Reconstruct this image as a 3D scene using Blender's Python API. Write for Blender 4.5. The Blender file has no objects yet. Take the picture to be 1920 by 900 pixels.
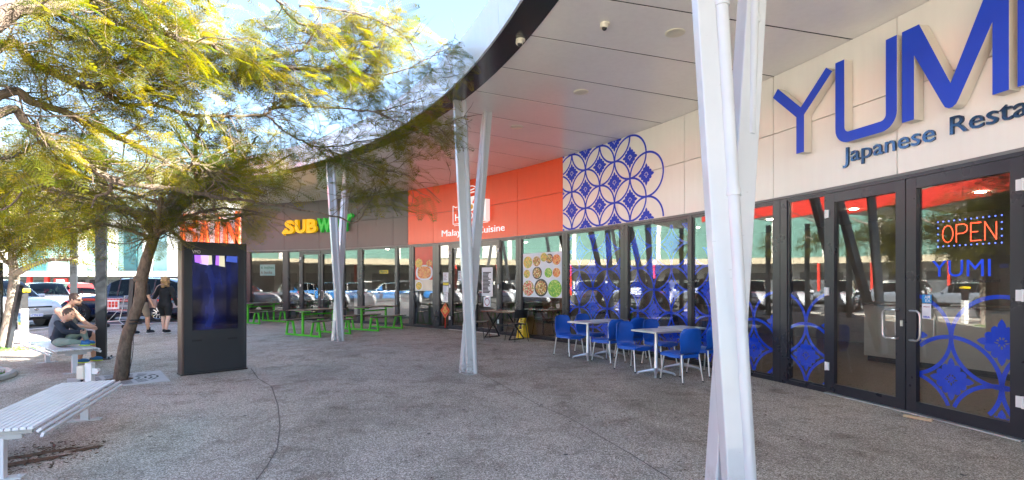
import bpy, bmesh, math, random
import numpy as np
from mathutils import Vector, Matrix
random.seed(7); rng = np.random.default_rng(7)
PI = math.pi
scene = bpy.context.scene
COL = scene.collection
# ------------------------------------------------------------------ camera, sky, sun, exposure
cam_data = bpy.data.cameras.new('camera'); cam = bpy.data.objects.new('camera', cam_data); COL.objects.link(cam)
cam.location = (0, 0, 1.55); cam.rotation_euler = (PI/2, 0, 0)
cam_data.sensor_width = 36; cam_data.lens = 18.75; cam_data.shift_y = 79/1920
cam_data.clip_end = 2000; cam_data.clip_start = 0.05
scene.camera = cam
SUN_EL = math.radians(33); SUN_AZ = math.radians(97)      # azimuth clockwise from +Y
world = bpy.data.worlds.new('World'); scene.world = world; world.use_nodes = True
wn = world.node_tree.nodes; wl = world.node_tree.links
sky = wn.new('ShaderNodeTexSky'); sky.sky_type = 'NISHITA'; sky.sun_disc = False
sky.sun_elevation = SUN_EL; sky.sun_rotation = SUN_AZ; sky.air_density = 1.0; sky.dust_density = 1.2; sky.ozone_density = 2.2
bg = wn['Background']; bg.inputs[1].default_value = 0.056
wl.new(sky.outputs[0], bg.inputs[0])
sun_d = bpy.data.lights.new('sun', 'SUN'); sun_d.energy = 5.0; sun_d.angle = math.radians(0.5); sun_d.color = (1, .95, .86)
sun = bpy.data.objects.new('sun', sun_d); COL.objects.link(sun)
TO_SUN = Vector((math.sin(SUN_AZ)*math.cos(SUN_EL), math.cos(SUN_AZ)*math.cos(SUN_EL), math.sin(SUN_EL)))
sun.rotation_euler = TO_SUN.to_track_quat('Z', 'Y').to_euler(); sun.location = (20, 0, 30)
vs = scene.view_settings; vs.view_transform = 'Standard'; vs.look = 'None'; vs.exposure = 3.62; vs.gamma = 1
scene.cycles.max_bounces = 8; scene.cycles.transparent_max_bounces = 16; scene.cycles.diffuse_bounces = 4
scene.cycles.use_denoising = True; scene.cycles.caustics_reflective = False; scene.cycles.caustics_refractive = False

# ------------------------------------------------------------------ materials
def srgb(c): return tuple((x/12.92 if x <= .04045 else ((x+.055)/1.055)**2.4) for x in [v/255 for v in c])
class NT:
    def __init__(s, name):
        s.m = bpy.data.materials.new(name); s.m.use_nodes = True
        s.n = s.m.node_tree.nodes; s.l = s.m.node_tree.links
        s.b = s.n['Principled BSDF']; s.out = s.n['Material Output']
    def node(s, t, **k):
        x = s.n.new(t)
        for a, v in k.items(): setattr(x, a, v)
        return x
    def link(s, a, b): s.l.new(a, b)
    def coord(s, scale=(1, 1, 1), obj=False):
        g = s.node('ShaderNodeTexCoord') if obj else s.node('ShaderNodeNewGeometry')
        mp = s.node('ShaderNodeMapping'); mp.inputs['Scale'].default_value = scale
        s.link(g.outputs['Object' if obj else 'Position'], mp.inputs[0]); return mp.outputs[0]
    def noise(s, vec, scale, detail=3, rough=.55):
        x = s.node('ShaderNodeTexNoise'); x.inputs['Scale'].default_value = scale; x.inputs['Detail'].default_value = detail
        x.inputs['Roughness'].default_value = rough; s.link(vec, x.inputs['Vector']); return x.outputs['Fac']
    def ramp(s, fac, stops, const=False):
        r = s.node('ShaderNodeValToRGB'); cr = r.color_ramp
        if const: cr.interpolation = 'CONSTANT'
        while len(cr.elements) < len(stops): cr.elements.new(.5)
        for e, (p, c) in zip(cr.elements, stops):
            e.position = p; e.color = (*c, 1) if len(c) == 3 else c
        s.link(fac, r.inputs[0]); return r.outputs[0]
    def mix(s, f, a, b, mode='MIX'):
        x = s.node('ShaderNodeMix', data_type='RGBA', blend_type=mode)
        for sock, v in ((x.inputs['Factor'], f), (x.inputs[6], a), (x.inputs[7], b)):
            if isinstance(v, (int, float)): sock.default_value = v
            elif isinstance(v, tuple): sock.default_value = (*v, 1)
            else: s.link(v, sock)
        return x.outputs[2]
    def bump(s, h, strength=.2, dist=.01):
        x = s.node('ShaderNodeBump'); x.inputs['Strength'].default_value = strength; x.inputs['Distance'].default_value = dist
        s.link(h, x.inputs['Height']); s.link(x.outputs[0], s.b.inputs['Normal'])
def plain(name, col, rough=.5, metal=0, var=.08, vscale=3, bump=0, coat=0, spec=.5):
    t = NT(name); v = t.coord(); f = t.noise(v, vscale, 4)
    a = tuple(min(1, c*(1-var)) for c in col); b = tuple(min(1, c*(1+var)) for c in col)
    t.link(t.ramp(f, [(.3, a), (.7, b)]), t.b.inputs['Base Color'])
    rr = t.node('ShaderNodeMapRange'); rr.inputs[3].default_value = max(0, rough-.015-.04*var/.1); rr.inputs[4].default_value = min(1, rough+.015+.04*var/.1)
    t.link(t.noise(v, vscale*4, 3), rr.inputs[0]); t.link(rr.outputs[0], t.b.inputs['Roughness'])
    t.b.inputs['Metallic'].default_value = metal; t.b.inputs['Coat Weight'].default_value = coat
    t.b.inputs['Specular IOR Level'].default_value = spec
    if bump: t.bump(t.noise(v, vscale*30, 2), bump, .004)
    return t.m
def emis(name, col, strength):
    t = NT(name); t.b.inputs['Base Color'].default_value = (*col, 1)
    t.b.inputs['Emission Color'].default_value = (*col, 1); t.b.inputs['Emission Strength'].default_value = strength; return t.m
def glass(name, tint=(.88, .905, .905), base=.055):
    t = NT(name); t.n.remove(t.b)
    tr = t.node('ShaderNodeBsdfTransparent'); tr.inputs[0].default_value = (*tint, 1)
    gl = t.node('ShaderNodeBsdfGlossy'); gl.inputs['Roughness'].default_value = 0.0; gl.inputs[0].default_value = (1, 1, 1, 1)
    lw = t.node('ShaderNodeLayerWeight'); lw.inputs[0].default_value = .5      # Schlick curve, the same on both faces of the pane
    pw = t.node('ShaderNodeMath', operation='POWER'); pw.inputs[1].default_value = 4.0; t.link(lw.outputs['Facing'], pw.inputs[0])
    ad = t.node('ShaderNodeMath', operation='MULTIPLY_ADD'); ad.inputs[1].default_value = 1-base; ad.inputs[2].default_value = base; ad.use_clamp = True
    t.link(pw.outputs[0], ad.inputs[0])
    # gentle waviness of real panes
    bp = t.node('ShaderNodeBump'); bp.inputs['Strength'].default_value = .02; bp.inputs['Distance'].default_value = .02
    t.link(t.noise(t.coord(), 1.6, 1), bp.inputs['Height']); t.link(bp.outputs[0], gl.inputs['Normal'])
    mx = t.node('ShaderNodeMixShader'); t.link(ad.outputs[0], mx.inputs[0]); t.link(tr.outputs[0], mx.inputs[1]); t.link(gl.outputs[0], mx.inputs[2])
    t.link(mx.outputs[0], t.out.inputs[0]); return t.m
def leaf(name, c1, c2, trans):
    t = NT(name); t.n.remove(t.b)
    at = t.node('ShaderNodeAttribute', attribute_name='tint')
    col = t.ramp(at.outputs['Fac'], [(0, c1), (1, c2)])
    d = t.node('ShaderNodeBsdfDiffuse'); tl = t.node('ShaderNodeBsdfTranslucent'); g = t.node('ShaderNodeBsdfGlossy')
    g.inputs['Roughness'].default_value = .35; g.inputs[0].default_value = (.5, .55, .5, 1)
    t.link(col, d.inputs[0])
    t.link(t.mix(1.0, col, trans, 'MULTIPLY'), tl.inputs[0])
    m = t.node('ShaderNodeMixShader'); m.inputs[0].default_value = .6; t.link(d.outputs[0], m.inputs[1]); t.link(tl.outputs[0], m.inputs[2])
    m2 = t.node('ShaderNodeMixShader'); m2.inputs[0].default_value = .05; t.link(m.outputs[0], m2.inputs[1]); t.link(g.outputs[0], m2.inputs[2])
    t.link(m2.outputs[0], t.out.inputs[0]); return t.m
def paving():
    t = NT('exposed_aggregate_concrete'); v = t.coord()
    vo = t.node('ShaderNodeTexVoronoi'); vo.inputs['Scale'].default_value = 125; t.link(v, vo.inputs['Vector'])
    sx = t.node('ShaderNodeSeparateColor'); t.link(vo.outputs['Color'], sx.inputs[0])
    peb = t.ramp(sx.outputs[0], [(0, (.10, .088, .071)), (.25, (.265, .24, .198)), (.55, (.375, .347, .295)), (.8, (.48, .45, .39)), (.93, (.78, .75, .68))])
    vo2 = t.node('ShaderNodeTexVoronoi'); vo2.inputs['Scale'].default_value = 38; t.link(v, vo2.inputs['Vector'])
    sx2 = t.node('ShaderNodeSeparateColor'); t.link(vo2.outputs['Color'], sx2.inputs[0])
    big = t.ramp(sx2.outputs[1], [(0, (0, 0, 0)), (.86, (0, 0, 0)), (.9, (1, 1, 1))])
    dd = t.ramp(vo2.outputs['Distance'], [(.25, (1, 1, 1)), (.4, (0, 0, 0))])
    peb = t.mix(t.mix(1.0, big, dd, 'MULTIPLY'), peb, (.55, .53, .5))
    large = t.noise(v, .35, 6, .65); stain = t.noise(v, 2.2, 5, .7)
    peb = t.mix(1.0, peb, t.ramp(large, [(.3, (.8, .79, .78)), (.5, (1, .98, .96)), (.7, (1.14, 1.12, 1.1))]), 'MULTIPLY')
    peb = t.mix(1.0, peb, t.ramp(stain, [(.33, (.66, .62, .58)), (.48, (1, 1, 1)), (.8, (1.1, 1.1, 1.1))]), 'MULTIPLY')
    path = t.ramp(t.noise(t.coord((.5, .22, 1)), 1.1, 6, .7), [(.42, (.8, .79, .77)), (.5, (1, 1, 1)), (.66, (1.1, 1.1, 1.1))])
    peb = t.mix(1.0, peb, path, 'MULTIPLY')
    drip = t.ramp(t.noise(v, 5.5, 4, .75), [(.27, (.62, .58, .54)), (.35, (1, 1, 1))])
    peb = t.mix(1.0, peb, drip, 'MULTIPLY')
    # chewing-gum spots
    vo3 = t.node('ShaderNodeTexVoronoi'); vo3.inputs['Scale'].default_value = 2.3; t.link(v, vo3.inputs['Vector'])
    spot = t.ramp(vo3.outputs['Distance'], [(.045, (1, 1, 1)), (.06, (0, 0, 0))])
    peb = t.mix(spot, peb, (.07, .065, .06))
    t.link(peb, t.b.inputs['Base Color']); t.b.inputs['Roughness'].default_value = .75
    t.bump(vo.outputs['Distance'], .35, .006); return t.m
def asphalt():
    t = NT('asphalt'); v = t.coord()
    f = t.noise(v, 60, 3); g = t.noise(v, .4, 5)
    c = t.mix(1.0, t.ramp(f, [(.3, (.08, .08, .083)), (.7, (.17, .17, .172))]), t.ramp(g, [(.3, (.8, .8, .8)), (.7, (1.25, 1.22, 1.2))]), 'MULTIPLY')
    t.link(c, t.b.inputs['Base Color']); t.b.inputs['Roughness'].default_value = .85; t.bump(f, .3, .01); return t.m
def bark(name, a, b):
    t = NT(name); v = t.coord((1, 1, .45)); f = t.noise(v, 22, 6, .7); g = t.noise(v, 4, 4)
    c = t.mix(1.0, t.ramp(f, [(.3, a), (.7, b)]), t.ramp(g, [(.35, (.7, .72, .68)), (.65, (1.2, 1.15, 1.1))]), 'MULTIPLY')
    t.link(c, t.b.inputs['Base Color']); t.b.inputs['Roughness'].default_value = .85; t.bump(f, .8, .012); return t.m
def panel(name, col, rough, var=.04, spec=.5, coat=0):
    t = NT(name); v = t.coord(); f = t.noise(v, .9, 5, .6); st = t.noise(t.coord((6, 6, .5)), 2, 4)
    c = t.mix(1.0, col, t.ramp(f, [(.3, (1-var,)*3), (.7, (1+var,)*3)]), 'MULTIPLY')
    c = t.mix(1.0, c, t.ramp(st, [(.25, (1-var*1.4,)*3), (.6, (1, 1, 1))]), 'MULTIPLY')
    t.link(c, t.b.inputs['Base Color']); t.b.inputs['Roughness'].default_value = rough; t.b.inputs['Specular IOR Level'].default_value = spec
    t.b.inputs['Coat Weight'].default_value = coat; t.b.inputs['Coat Roughness'].default_value = .12
    b = t.noise(v, 2.5, 2); t.bump(b, .05, .01); return t.m
def food(name, seedcol):
    t = NT(name); v = t.coord()
    vo = t.node('ShaderNodeTexVoronoi'); vo.inputs['Scale'].default_value = 34; t.link(v, vo.inputs['Vector'])
    sx = t.node('ShaderNodeSeparateColor'); t.link(vo.outputs['Color'], sx.inputs[0])
    t.link(t.ramp(sx.outputs[0], [(i/len(seedcol), c) for i, c in enumerate(seedcol)], True), t.b.inputs['Base Color'])
    t.b.inputs['Roughness'].default_value = .4; return t.m
def striped(name, a, b, scale, axis=(0, 0, 1)):
    t = NT(name); v = t.coord(); w = t.node('ShaderNodeTexWave'); w.bands_direction = 'Z'; w.inputs['Scale'].default_value = scale
    t.link(v, w.inputs['Vector']); t.link(t.ramp(w.outputs['Fac'], [(.35, a), (.5, b)]), t.b.inputs['Base Color']); return t.m

M = {}
M['paving'] = paving(); M['asphalt'] = asphalt()
M['kerb'] = plain('kerb_concrete', (.42, .4, .37), .8, var=.15, vscale=2, bump=.3)
M['line_paint'] = plain('road_marking_paint', (.75, .75, .73), .6, var=.12, vscale=6)
M['white_panel'] = panel('off_white_cladding', (.86, .82, .755), .3, .02, coat=.25)
M['orange_panel'] = panel('orange_cladding', (.93, .085, .008), .34, .03, coat=.1)
M['grey_panel'] = panel('taupe_grey_cladding', (.115, .095, .094), .38, .05)
M['soffit'] = panel('soffit_composite_panel', (.88, .86, .835), .26, .03, coat=.2)
M['band'] = panel('charcoal_edge_panel', (.022, .026, .038), .22, .05, coat=.3)
M['fascia'] = panel('silver_fascia_panel', (.5, .55, .62), .3, .03, coat=.6)
M['dark_gap'] = plain('dark_backing', (.012, .012, .014), .8)
M['frame'] = plain('charcoal_window_frame', (.017, .017, .028), .28, var=.02, vscale=1, spec=.6)
M['flash'] = plain('grey_flashing', (.2, .2, .2), .5, metal=.3)
M['glass'] = glass('shopfront_glass')
M['car_glass'] = glass('car_window_glass', (.13, .16, .17), .02)
def column_paint():
    t = NT('white_painted_steel'); v = t.coord()
    base = t.ramp(t.noise(v, 2, 4), [(.3, (.50, .52, .54)), (.7, (.55, .57, .59))])
    sp = t.node('ShaderNodeSeparateXYZ'); t.link(t.coord(), sp.inputs[0])
    mr = t.node('ShaderNodeMapRange'); mr.inputs[1].default_value = .0; mr.inputs[2].default_value = .45; mr.inputs[3].default_value = 1; mr.inputs[4].default_value = 0; t.link(sp.outputs[2], mr.inputs[0])
    grime = t.ramp(t.noise(v, 14, 6, .7), [(.42, (0, 0, 0)), (.62, (1, 1, 1))]); f = t.mix(1.0, mr.outputs[0], grime, 'MULTIPLY')
    scuff = t.ramp(t.noise(t.coord((3, 3, 14)), 5, 4, .6), [(.70, (0, 0, 0)), (.73, (.6, .6, .6))])
    c = t.mix(f, base, (.26, .235, .205)); c = t.mix(scuff, c, (.36, .36, .36)); t.link(c, t.b.inputs['Base Color'])
    t.b.inputs['Roughness'].default_value = .26; t.b.inputs['Coat Weight'].default_value = .5; return t.m
M['col_white'] = column_paint()
M['downpipe'] = plain('white_painted_pipe', (.52, .54, .56), .3, var=.05, coat=.4)
M['steel'] = plain('brushed_stainless_steel', (.62, .62, .61), .3, metal=.9, var=.08)
M['alu'] = plain('aluminium', (.66, .67, .68), .35, metal=.75, var=.06)
M['bench'] = plain('silver_powder_coated_slats', (.70, .71, .75), .34, var=.06, metal=.15, vscale=5)
M['bench_dark'] = plain('bench_leg_paint', (.5, .5, .5), .45, var=.1)
M['blue_plastic'] = plain('blue_moulded_plastic', (.007, .10, .52), .33, var=.08, vscale=4)
M['blue_sign'] = plain('blue_sign_face', (.008, .06, .62), .4, var=.03)
M['sign_side'] = plain('cream_sign_return', (.68, .63, .55), .5, var=.05)
M['blue_film'] = plain('blue_vinyl', (.006, .08, .95), .45, var=.04)
M['blue_print'] = plain('blue_wall_print', (.004, .038, .58), .5, var=.05)
M['mirror_blue'] = plain('mirrored_steel_letters', (.05, .075, .12), .12, metal=1, var=.1)
M['green'] = plain('green_powder_coated_steel', (.07, .55, .02), .35, var=.06)
M['picnic_top'] = plain('grey_brown_laminate', (.11, .085, .072), .3, var=.15, vscale=6)
M['brown_top'] = plain('brown_timber_top', (.16, .08, .05), .28, var=.25, vscale=9)
M['black_metal'] = plain('black_powder_coated_steel', (.016, .016, .018), .35, var=.1)
M['kiosk'] = plain('kiosk_charcoal_metal', (.018, .021, .026), .45, var=.08)
M['kiosk_side'] = plain('kiosk_edge_brown_reflection', (.12, .085, .075), .35, metal=.6)  # brown reflection along the left edge, put into its colour
M['post_black'] = plain('black_post_paint', (.014, .017, .022), .42, var=.15)
M['white'] = plain('white_paint', (.8, .8, .79), .45, var=.04)
M['white_sign'] = emis('white_sign_added_glow', (.92, .92, .92), .045)  # low emission added to brighten white lettering that would look grey
M['cream_box'] = plain('cream_plastic', (.74, .7, .58), .5, var=.05)
M['paper'] = plain('paper', (.82, .83, .86), .7, var=.05)
M['ink'] = plain('black_ink', (.02, .02, .025), .6)
M['yellow_sign'] = plain('yellow_plastic', (.85, .62, .01), .4)
M['sub_yellow'] = emis('yellow_letter_added_glow', (.95, .56, .0), .03)  # low emission added to lift the dim yellow faces
M['sub_green'] = emis('green_letter_added_glow', (.02, .48, .05), .03)  # same added glow for the green faces
M['red'] = plain('red_paint', (.62, .035, .02), .45, var=.08)
M['orange_letter'] = plain('orange_red_letter', (.88, .1, .02), .45)
M['bark'] = bark('grey_brown_bark', (.065, .046, .036), (.21, .16, .125))
M['bark2'] = bark('pale_grey_bark', (.13, .105, .09), (.4, .34, .29))
M['leaf'] = leaf('feathery_leaves', (.034, .068, .006), (.185, .158, .008), (2.1, 1.8, .5))
M['grass'] = plain('grass_blades', (.07, .16, .025), .7, var=.4, vscale=20)
M['grate'] = plain('galvanised_grate', (.46, .45, .45), .6, var=.1, metal=.2)
M['joint'] = plain('joint_sealant', (.13, .115, .1), .9, var=.2, vscale=8)
M['dirt'] = plain('brown_dirt', (.085, .045, .022), .95, var=.5, vscale=25, bump=.6)
M['tyre'] = plain('black_rubber', (.02, .02, .021), .8)
M['chrome'] = plain('chrome', (.75, .75, .76), .12, metal=1)
M['rubber'] = M['tyre']
M['teal_wall'] = panel('pale_teal_wall', (.27, .45, .43), .6, .08)
M['teal_deep'] = panel('teal_green_wall', (.11, .235, .2), .6, .08)
M['teal_dark'] = panel('dark_teal_glazing', (.03, .12, .14), .2, .1)
M['wall_white'] = panel('white_rendered_wall', (.78, .76, .70), .6, .05)
M['ledge'] = panel('cream_ledge', (.86, .80, .66), .6, .04)
M['ledge_tan'] = panel('tan_ledge', (.5, .43, .3), .6, .05)
M['wall_pale'] = panel('pale_grey_wall', (.62, .62, .58), .6, .05)
M['wall_grey'] = panel('grey_green_wall', (.32, .35, .33), .6, .08)
M['shop_dark'] = plain('dark_shopfront', (.09, .10, .11), .25, var=.4, vscale=.6)
M['int_floor'] = plain('brown_tile_floor', (.13, .085, .06), .3, var=.2, vscale=6)
M['int_wall'] = plain('dark_interior_wall', (.16, .145, .135), .7, var=.2)
M['int_ceiling'] = plain('interior_ceiling', (.3, .29, .28), .8)
M['counter'] = plain('beige_counter', (.42, .39, .34), .5, var=.08)
M['lamp_glow'] = emis('warm_downlight', (1, .8, .55), 14)
M['led_red'] = emis('red_led', (1, .1, .04), .3)
M['led_blue'] = emis('blue_led', (.12, .2, 1), .35)
M['skin'] = plain('skin', (.56, .32, .22), .55, var=.06, vscale=8)
M['skin_pale'] = plain('fair_skin', (.68, .45, .36), .55, var=.06, vscale=8)
M['hair_brown'] = plain('dark_brown_hair', (.06, .034, .022), .6, var=.3, vscale=40)
M['hair_blond'] = plain('blond_hair', (.42, .25, .11), .6, var=.35, vscale=40)
M['cloth_black'] = plain('black_cloth', (.012, .013, .016), .85, var=.3, vscale=9)
M['cloth_navy'] = plain('navy_cloth', (.018, .026, .045), .85, var=.3, vscale=9)
M['cloth_grey'] = plain('slate_grey_cloth', (.16, .19, .23), .85, var=.2, vscale=9)
M['cloth_khaki'] = plain('khaki_cloth', (.27, .21, .16), .85, var=.15, vscale=9)
M['cloth_sage'] = plain('sage_green_cloth', (.19, .25, .21), .85, var=.15, vscale=9)
M['cloth_shirtblue'] = plain('grey_blue_cloth', (.14, .2, .32), .85, var=.15, vscale=9)
M['cloth_white'] = plain('white_cloth', (.7, .7, .7), .8)
M['bag_pink'] = plain('dusty_pink_leather', (.48, .3, .27), .5)
M['neon'] = plain('neon_yellow_rubber', (.6, .85, .03), .5)
M['shoe_blue'] = plain('blue_shoe_fabric', (.02, .12, .3), .7)

# ------------------------------------------------------------------ mesh helpers
class MB:
    def __init__(s): s.v = []; s.f = []; s.mi = []; s.cur = 0
    def add(s, verts, faces):
        o = len(s.v); s.v += [tuple(p) for p in verts]; s.f += [tuple(i+o for i in f) for f in faces]; s.mi += [s.cur]*len(faces); return s
    def box(s, c, d, rz=0, R=None):
        x, y, z = d[0]/2, d[1]/2, d[2]/2
        m = R or Matrix.Rotation(rz, 3, 'Z'); c = Vector(c)
        P = [c + m @ Vector((a*x, b*y, e*z)) for e in (-1, 1) for b in (-1, 1) for a in (-1, 1)]
        return s.add(P, [(0, 2, 3, 1), (4, 5, 7, 6), (0, 1, 5, 4), (2, 6, 7, 3), (0, 4, 6, 2), (1, 3, 7, 5)])
    def bar(s, a, b, w, h, up=(0, 0, 1)):      # rectangular bar between two points
        a = Vector(a); b = Vector(b); d = (b-a).normalized(); u = Vector(up)
        if abs(d.dot(u)) > .98: u = Vector((1, 0, 0))
        l = d.cross(u).normalized(); u = l.cross(d).normalized()
        P = [q + l*(i*w/2) + u*(j*h/2) for q in (a, b) for (i, j) in ((-1, -1), (1, -1), (1, 1), (-1, 1))]
        return s.add(P, [(0, 1, 2, 3), (4, 7, 6, 5), (0, 4, 5, 1), (1, 5, 6, 2), (2, 6, 7, 3), (3, 7, 4, 0)])
    def tube(s, pts, rad, n=8, caps=True):
        pts = [Vector(p) for p in pts]; k = len(pts)
        rad = rad if isinstance(rad, (list, tuple)) else [rad]*k
        V = []; prev = None
        for i in range(k):
            d = (pts[min(i+1, k-1)] - pts[max(i-1, 0)]); d = d.normalized() if d.length > 1e-9 else Vector((0, 0, 1))
            if prev is None:
                u = Vector((0, 0, 1)) if abs(d.z) < .9 else Vector((1, 0, 0)); l = d.cross(u).normalized()
            else: l = (prev - d*prev.dot(d)).normalized()
            prev = l; u = l.cross(d)
            V += [pts[i] + (l*math.cos(2*PI*j/n) + u*math.sin(2*PI*j/n))*rad[i] for j in range(n)]
        F = [(i*n+j, i*n+(j+1) % n, (i+1)*n+(j+1) % n, (i+1)*n+j) for i in range(k-1) for j in range(n)]
        if caps: F += [tuple(range(n))[::-1], tuple(range((k-1)*n, k*n))]
        return s.add(V, F)
    def lathe(s, c, prof, n=16, axis='Z', R=None):      # prof: (radius, height)
        c = Vector(c); V = []
        for r, h in prof:
            for j in range(n):
                p = Vector((r*math.cos(2*PI*j/n), r*math.sin(2*PI*j/n), h))
                if axis == 'Y': p = Vector((p.x, p.z, p.y))
                if axis == 'X': p = Vector((p.z, p.x, p.y))
                if R: p = R @ p
                V.append(c+p)
        k = len(prof)
        F = [(i*n+j, i*n+(j+1) % n, (i+1)*n+(j+1) % n, (i+1)*n+j) for i in range(k-1) for j in range(n)]
        F += [tuple(range(n))[::-1], tuple(range((k-1)*n, k*n))]
        return s.add(V, F)
    def ball(s, c, r, n=10, m=7, sc=(1, 1, 1), R=None):
        c = Vector(c); V = []
        for i in range(m+1):
            a = PI*i/m
            for j in range(n):
                p = Vector((r*sc[0]*math.sin(a)*math.cos(2*PI*j/n), r*sc[1]*math.sin(a)*math.sin(2*PI*j/n), r*sc[2]*math.cos(a)))
                V.append(c + (R @ p if R else p))
        F = [(i*n+j, (i+1)*n+j, (i+1)*n+(j+1) % n, i*n+(j+1) % n) for i in range(m) for j in range(n)]
        return s.add(V, F)
    def prism(s, poly, z0, z1, f=None):   # poly in (x,y); f maps (x,y,z)->point
        n = len(poly); f = f or (lambda x, y, z: (x, y, z))
        V = [f(x, y, z0) for x, y in poly] + [f(x, y, z1) for x, y in poly]
        F = [tuple(range(n))[::-1], tuple(range(n, 2*n))] + [(i, (i+1) % n, n+(i+1) % n, n+i) for i in range(n)]
        return s.add(V, F)
    def build(s, name, mat, parent=None, smooth=False, bevel=0, loc=None, auto=None):
        me = bpy.data.meshes.new(name); me.from_pydata(s.v, [], s.f)
        mats = mat if isinstance(mat, (list, tuple)) else [mat]
        for m in mats: me.materials.append(M[m] if isinstance(m, str) else m)
        if len(mats) > 1: me.polygons.foreach_set('material_index', s.mi)
        bm = bmesh.new(); bm.from_mesh(me); bmesh.ops.remove_doubles(bm, verts=bm.verts, dist=1e-5) if auto == 'weld' else None
        bmesh.ops.recalc_face_normals(bm, faces=bm.faces); bm.to_mesh(me); bm.free()
        if smooth:
            for p in me.polygons: p.use_smooth = True
            try: me.set_sharp_from_angle(angle=math.radians(smooth if smooth is not True else 40))
            except Exception: pass
        o = bpy.data.objects.new(name, me); COL.objects.link(o)
        if parent is not None: o.parent = parent
        if loc: o.location = loc
        if bevel:
            b = o.modifiers.new('bevel', 'BEVEL'); b.width = bevel; b.segments = 2; b.limit_method = 'ANGLE'; b.harden_normals = False
        return o
def tag(o, label=None, cat=None, group=None, kind=None):
    for k, v in (('label', label), ('category', cat), ('group', group), ('kind', kind)):
        if v: o[k] = v
    return o
def thing(name, label, cat, loc=(0, 0, 0), rz=0, group=None):
    o = bpy.data.objects.new(name, None); COL.objects.link(o); o.location = loc; o.rotation_euler = (0, 0, rz)
    return tag(o, label, cat, group)
KIDS = {}
def copy_tree(o, parent=None):
    c = o.copy(); COL.objects.link(c)
    if parent is not None: c.parent = parent
    for ch in list(o.children): copy_tree(ch, c)
    return c
def at(px, py, Y):          # a point at depth Y on the photograph's ray
    return Vector(((px-960)/1000*Y, Y, 1.55+(529-py)/1000*Y))

# the concave shopfront is an arc round CX, CY
CX, CY, RAD = -16.797, .865, 22.206
TH0 = math.atan2(5.2-CY, 4.98-CX)
def F(s, off, z):
    th = TH0 + s/RAD; r = RAD-off
    return Vector((CX+r*math.cos(th), CY+r*math.sin(th), z))
def FC(a, b):      # flat pane between arc stations a and b
    def m(s, off, z):
        t = (s-a)/(b-a); return F(a, off, z).lerp(F(b, off, z), t)
    return m
def arcbox(mb, s0, s1, o0, o1, z0, z1, seg=1):
    V = []; 
    for i in range(seg+1):
        s = s0+(s1-s0)*i/seg
        V += [F(s, o0, z0), F(s, o1, z0), F(s, o1, z1), F(s, o0, z1)]
    Fc = []
    for i in range(seg):
        a = i*4; b = a+4
        Fc += [(a, b, b+1, a+1), (a+1, b+1, b+2, a+2), (a+2, b+2, b+3, a+3), (a+3, b+3, b, a)]
    Fc += [(0, 1, 2, 3), (seg*4+3, seg*4+2, seg*4+1, seg*4)]
    return mb.add(V, Fc)

# ------------------------------------------------------------------ ground
mb = MB(); mb.add([(-300, -200, 0), (300, -200, 0), (300, 300, 0), (-300, 300, 0)], [(0, 1, 2, 3)])
tag(mb.build('plaza_ground', 'paving'), 'speckled grey brown exposed aggregate paving of the plaza', kind='structure')
mb = MB(); mb.add([(-140, -80, .004), (-15.3, -80, .004), (-15.3, 17.9, .004), (-10.9, 21.3, .004), (-8.6, 32, .004), (-8.6, 110, .004), (-140, 110, .004)], [(0, 1, 2, 3, 4, 5, 6)])
tag(mb.build('car_park_asphalt', 'asphalt'), 'dark asphalt of the car park beyond the plaza', kind='structure')
mb = MB()
for a, b in (((-15.3, -60), (-15.3, 17.9)), ((-15.3, 17.9), (-10.9, 21.3))):
    mb.bar((*a, .02), (*b, .02), .3, .06)
tag(mb.build('car_park_kerb', 'kerb'), 'pale flush kerb between plaza and car park', kind='structure')
mb = MB()
for y in [-14+2.7*i for i in range(15)]: mb.add([(-20.9, y, .008), (-15.8, y, .008), (-15.8, y+.1, .008), (-20.9, y+.1, .008)], [(0, 1, 2, 3)])
for y in [24+2.7*i for i in range(9)]: mb.add([(-36, y, .008), (-30, y, .008), (-30, y+.1, .008), (-36, y+.1, .008)], [(0, 1, 2, 3)])
mb.add([(-26, 20.5, .008), (-12, 21.5, .008), (-12, 21.62, .008), (-26, 20.62, .008)], [(0, 1, 2, 3)])
tag(mb.build('road_markings', 'line_paint'), 'white painted parking bay lines', kind='structure')
# saw-cut joints in the paving
for pts in ([(-4.7, 9.6), (-4.1, 8.6), (-3.56, 7.9), (-2.94, 6.7), (-2.48, 5.7), (-2.19, 4.98), (-2.06, 4.48), (-2.0, 4.18), (-1.95, 3), (-2.0, 1)],
            [(-.9, 9.6), (-.54, 9.06), (-.08, 7.83), (.34, 6.71), (.67, 6.05), (.87, 5.4), (1.06, 4.83), (1.23, 4.26), (1.4, 3.3), (1.5, 1)],
            [(-3.9, 8.3), (-2.4, 8.55), (-.2, 8.05)]):
    mb = MB()
    for k in range(len(pts)-1):
        a = Vector((*pts[k], .003)); b = Vector((*pts[k+1], .003)); l = (b-a).cross(Vector((0, 0, 1))).normalized()*.006
        mb.add([a-l, b-l, b+l, a+l], [(0, 1, 2, 3)])
    tag(mb.build('paving_joint', 'joint'), 'dark saw cut joint in the paving', kind='structure')

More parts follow.
